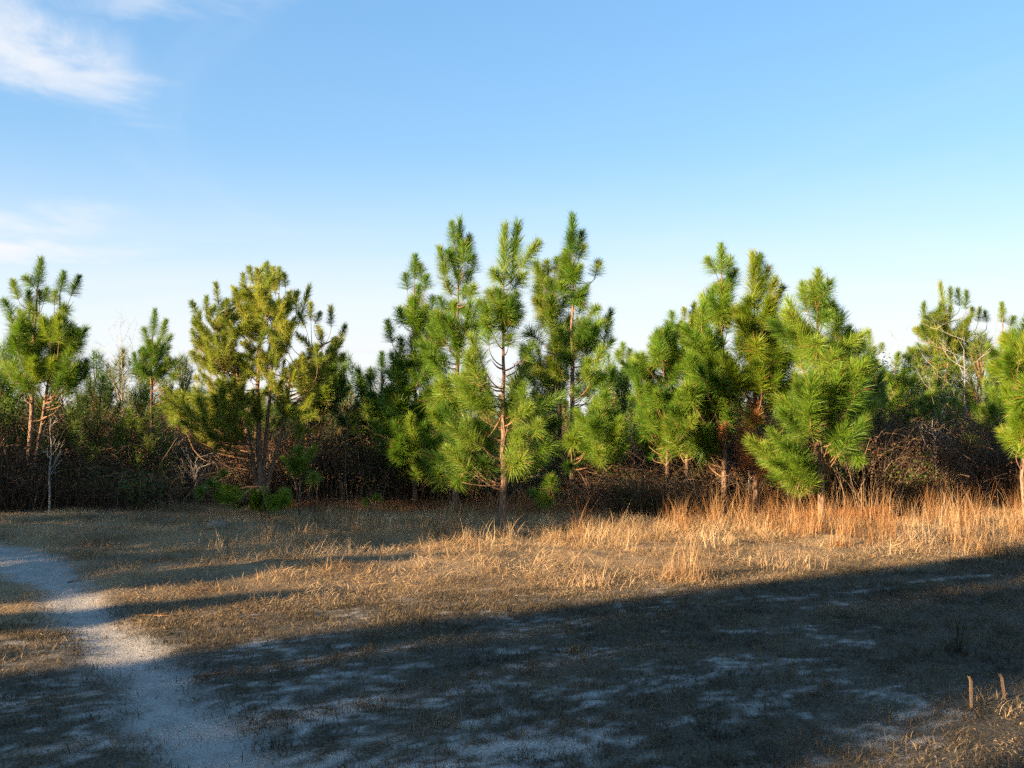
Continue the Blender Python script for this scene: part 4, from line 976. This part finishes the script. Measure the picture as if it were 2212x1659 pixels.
# single clumps that stand out
def grass_clump(label, u, v, h, seed, n_stalk=26, n_skirt=110, foot=.10, skirt=.30, mat=None, arch=True):
    d = EYE * F / (v - 900.0); b = at(u, v, d); base = Vector((b.x, d, gz(b.x, d)))
    root = link('grass_clump', None, loc=base); root.empty_display_size = .1
    tag(root, label, 'grass clump', 'standing clumps of dry grass')
    if n_stalk: link('stalks', blade_clump(seed, n_stalk, h * .55, h * 1.05, .0055, .11, mat or M_GRASS_TALL, foot * .7, .04, 4, 'stalks'), root)
    link('leaves', blade_clump(seed + 500, n_skirt, skirt * .45, skirt, .0045, .55, mat or M_GRASS, foot, .55, 4, 'leaves'), root)
grass_clump('tall pale grass clump standing alone at the edge of the mown track', 1482, 1248, .66, 401, 80, 800, .15, .36, M_GRASS_PALE)
grass_clump('small amber grass tuft alone on the shaded track', 1240, 1402, .10, 402, 0, 70, .05, .15, M_GRASS_TALL)
grass_clump('low pale bushy grass clump left of the lone tall clump', 1285, 1258, .3, 403, 10, 300, .16, .28, M_GRASS_PALE)
grass_clump('tall leaning grass clump in front of the front right pine', 1880, 1150, .85, 404, 40, 160, .16, .4)
grass_clump('upright sunlit grass clump right of the leaning clump', 1968, 1175, .75, 405, 50, 420, .16, .45, M_GRASS_PALE)
grass_clump('thick pale grass clump below the Y-shaped sapling', 2058, 1170, .8, 406, 60, 480, .2, .5, M_GRASS_PALE)
grass_clump('bushy sunlit grass clump near the right picture edge', 2140, 1190, .5, 407, 20, 460, .26, .45)
grass_clump('broad grass clump touching the right picture edge', 2205, 1195, .5, 408, 20, 460, .26, .45)
grass_clump('round tan grass clump right of the lone tall clump', 1690, 1222, .35, 409, 10, 240, .2, .3)
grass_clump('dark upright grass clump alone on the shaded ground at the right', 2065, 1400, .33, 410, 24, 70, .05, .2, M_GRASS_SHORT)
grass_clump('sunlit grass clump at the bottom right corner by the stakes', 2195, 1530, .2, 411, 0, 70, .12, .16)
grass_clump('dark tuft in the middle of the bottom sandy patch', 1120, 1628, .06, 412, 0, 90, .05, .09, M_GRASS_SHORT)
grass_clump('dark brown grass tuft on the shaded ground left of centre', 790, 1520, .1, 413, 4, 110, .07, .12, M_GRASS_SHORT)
grass_clump('sparse tall stalks rising from the shaded verge at the left', 565, 1205, .62, 414, 16, 120, .2, .3)
grass_clump('amber grass clump under the slender bare saplings', 1585, 1105, .5, 415, 26, 200, .2, .5, M_GRASS_TALL)
grass_clump('narrow amber clump halfway between the lone tall clump and the pines', 1815, 1185, .6, 416, 30, 90, .08, .3, M_GRASS_TALL)

def stalk(label, u, v, h, r0, seed, mat, name='dead_stalk', cat='dead stalk', lean=0.0):
    d = EYE * F / (v - 900.0); b = at(u, v, d); base = Vector((b.x, d, gz(b.x, d) - .02)); r = random.Random(seed)
    mb = MB(); pts = [Vector((lean * h * (i / 6) + r.gauss(0, .006) * (i > 0), r.gauss(0, .006) * (i > 0), (h + .02) * i / 6)) for i in range(7)]
    mb.tube(pts, [r0 * (1 - .35 * i / 6) * r.uniform(.9, 1.1) for i in range(7)], 7)
    for k in range(5):
        p = pts[r.randint(2, 6)]; an = r.uniform(0, 6.28); e = p + Vector((math.cos(an) * h * .1, math.sin(an) * h * .1, h * r.uniform(.02, .12)))
        mb.tube([p, p.lerp(e, .5), e], [r0 * .35, r0 * .25, r0 * .12], 4)
    o = link(name, mb.mesh(name, [mat], True), loc=base); tag(o, label, cat, 'dead stalks in the grass')
stalk('stout dead stem left of the pair by the Y-shaped sapling', 2035, 1095, .62, .030, 81, M_BARK)
stalk('dead stem standing close to the stoutest one at the right', 2062, 1098, .62, .018, 82, M_BARK)
stalk('tallest dead stem right of the Y-shaped sapling', 2078, 1098, .75, .030, 83, M_BARK, lean=.04)
stalk('dark dead weed stalk on the shaded verge at the left', 492, 1212, .45, .010, 84, M_CANE, lean=-.03)
stalk('tall dead stem near the right picture edge', 2203, 1080, .9, .016, 85, M_BARK)

# two low wooden stakes bottom right
def stake(label, u, v, top_v, seed, lean):
    d = EYE * F / (v - 900.0); b = at(u, v, d); base = Vector((b.x, d, gz(b.x, d) - .05)); h = at(u, top_v, d).z - base.z
    r = random.Random(seed); mb = MB(); w = .0070
    ring = [(-w, -w * .7), (w, -w * .7), (w * 1.05, w * .6), (w * .2, w * .9), (-w, w * .7)]
    n = len(ring); rows = 6
    for i in range(rows):
        t = i / (rows - 1)
        for (a, c) in ring:
            z = h * t
            if i == rows - 1: z += (.022 if a < 0 else -.006) * r.uniform(.5, 1.2)   # split, uneven top
            mb.v.append((a * (1 + r.gauss(0, .05)) + lean * h * t, c * (1 + r.gauss(0, .05)), z))
    for i in range(rows - 1):
        for k in range(n):
            k2 = (k + 1) % n; mb.f.append((i * n + k, i * n + k2, (i + 1) * n + k2, (i + 1) * n + k)); mb.m.append(0)
    mb.f.append(tuple((rows - 1) * n + k for k in range(n))); mb.m.append(0)
    # splinter left standing at the top
    p = Vector((-w * .8 + lean * h, 0, h)); mb.tube([p, p + Vector((-.006, 0, .012)), p + Vector((-.014, 0, .020))], [.005, .004, .001], 5)
    o = link('wooden_stake', mb.mesh('wooden_stake', [M_WOOD]), loc=base); tag(o, label, 'stake', 'wooden stakes at the bottom right')
stake('left one of two short wooden stakes at the bottom right', 2098, 1527, 1468, 91, 0.0)
stake('right one of two short wooden stakes, leaning slightly left', 2172, 1502, 1463, 92, -.12)

# small pale mound in the shaded grass at the left
mb = MB(); r = random.Random(3); d = EYE * F / (1148 - 900.0); b = at(472, 1148, d)
N1, N2 = 6, 16
for i in range(N1 + 1):
    for k in range(N2):
        an = 6.2832 * k / N2; t = i / N1; rad = .17 * math.cos(t * math.pi / 2) * r.uniform(.93, 1.07) + .004
        mb.v.append((rad * math.cos(an), rad * math.sin(an), .11 * math.sin(t * math.pi / 2) + r.gauss(0, .004) - .01))
for i in range(N1):
    for k in range(N2):
        k2 = (k + 1) % N2; mb.f.append((i * N2 + k, i * N2 + k2, (i + 1) * N2 + k2, (i + 1) * N2 + k)); mb.m.append(0)
mb.f.append(tuple(N1 * N2 + k for k in range(N2))); mb.m.append(0)
mm = mb.mesh('soil_mound', [M_GROUND], True); add_cover(mm, np.full(len(mb.v), .22), np.zeros(len(mb.v)), np.full(len(mb.v), .6))
o = link('soil_mound', mm, loc=(b.x, d, gz(b.x, d)))
tag(o, 'small rounded mound in the shaded grass at the left', 'mound')

# twigs lying on the sand
def ground_twig(label, u, v, ln, ang, seed):
    r = random.Random(seed); d = EYE * F / (v - 900.0); b = at(u, v, d); mb = MB(); pts = []
    for i in range(5):
        x_ = (i / 4 - .5) * ln * math.cos(ang); y_ = (i / 4 - .5) * ln * math.sin(ang)
        pts.append(Vector((x_, y_ + r.gauss(0, .01), gz(b.x + x_, d + y_) - gz(b.x, d) + .012)))
    mb.tube(pts, [.005, .006, .005, .004, .003], 5)
    o = link('twig', mb.mesh('twig', [M_TWIG], True), loc=(b.x, d, gz(b.x, d))); tag(o, label, 'twig', 'twigs lying on the sand')
ground_twig('thin twig lying across the sunlit part of the sand path', 340, 1330, .30, .05, 1)
ground_twig('short dark twig on the upper sand path', 158, 1268, .12, .6, 2)
ground_twig('brown twig fragment on the lower sand path', 455, 1453, .14, .2, 3)
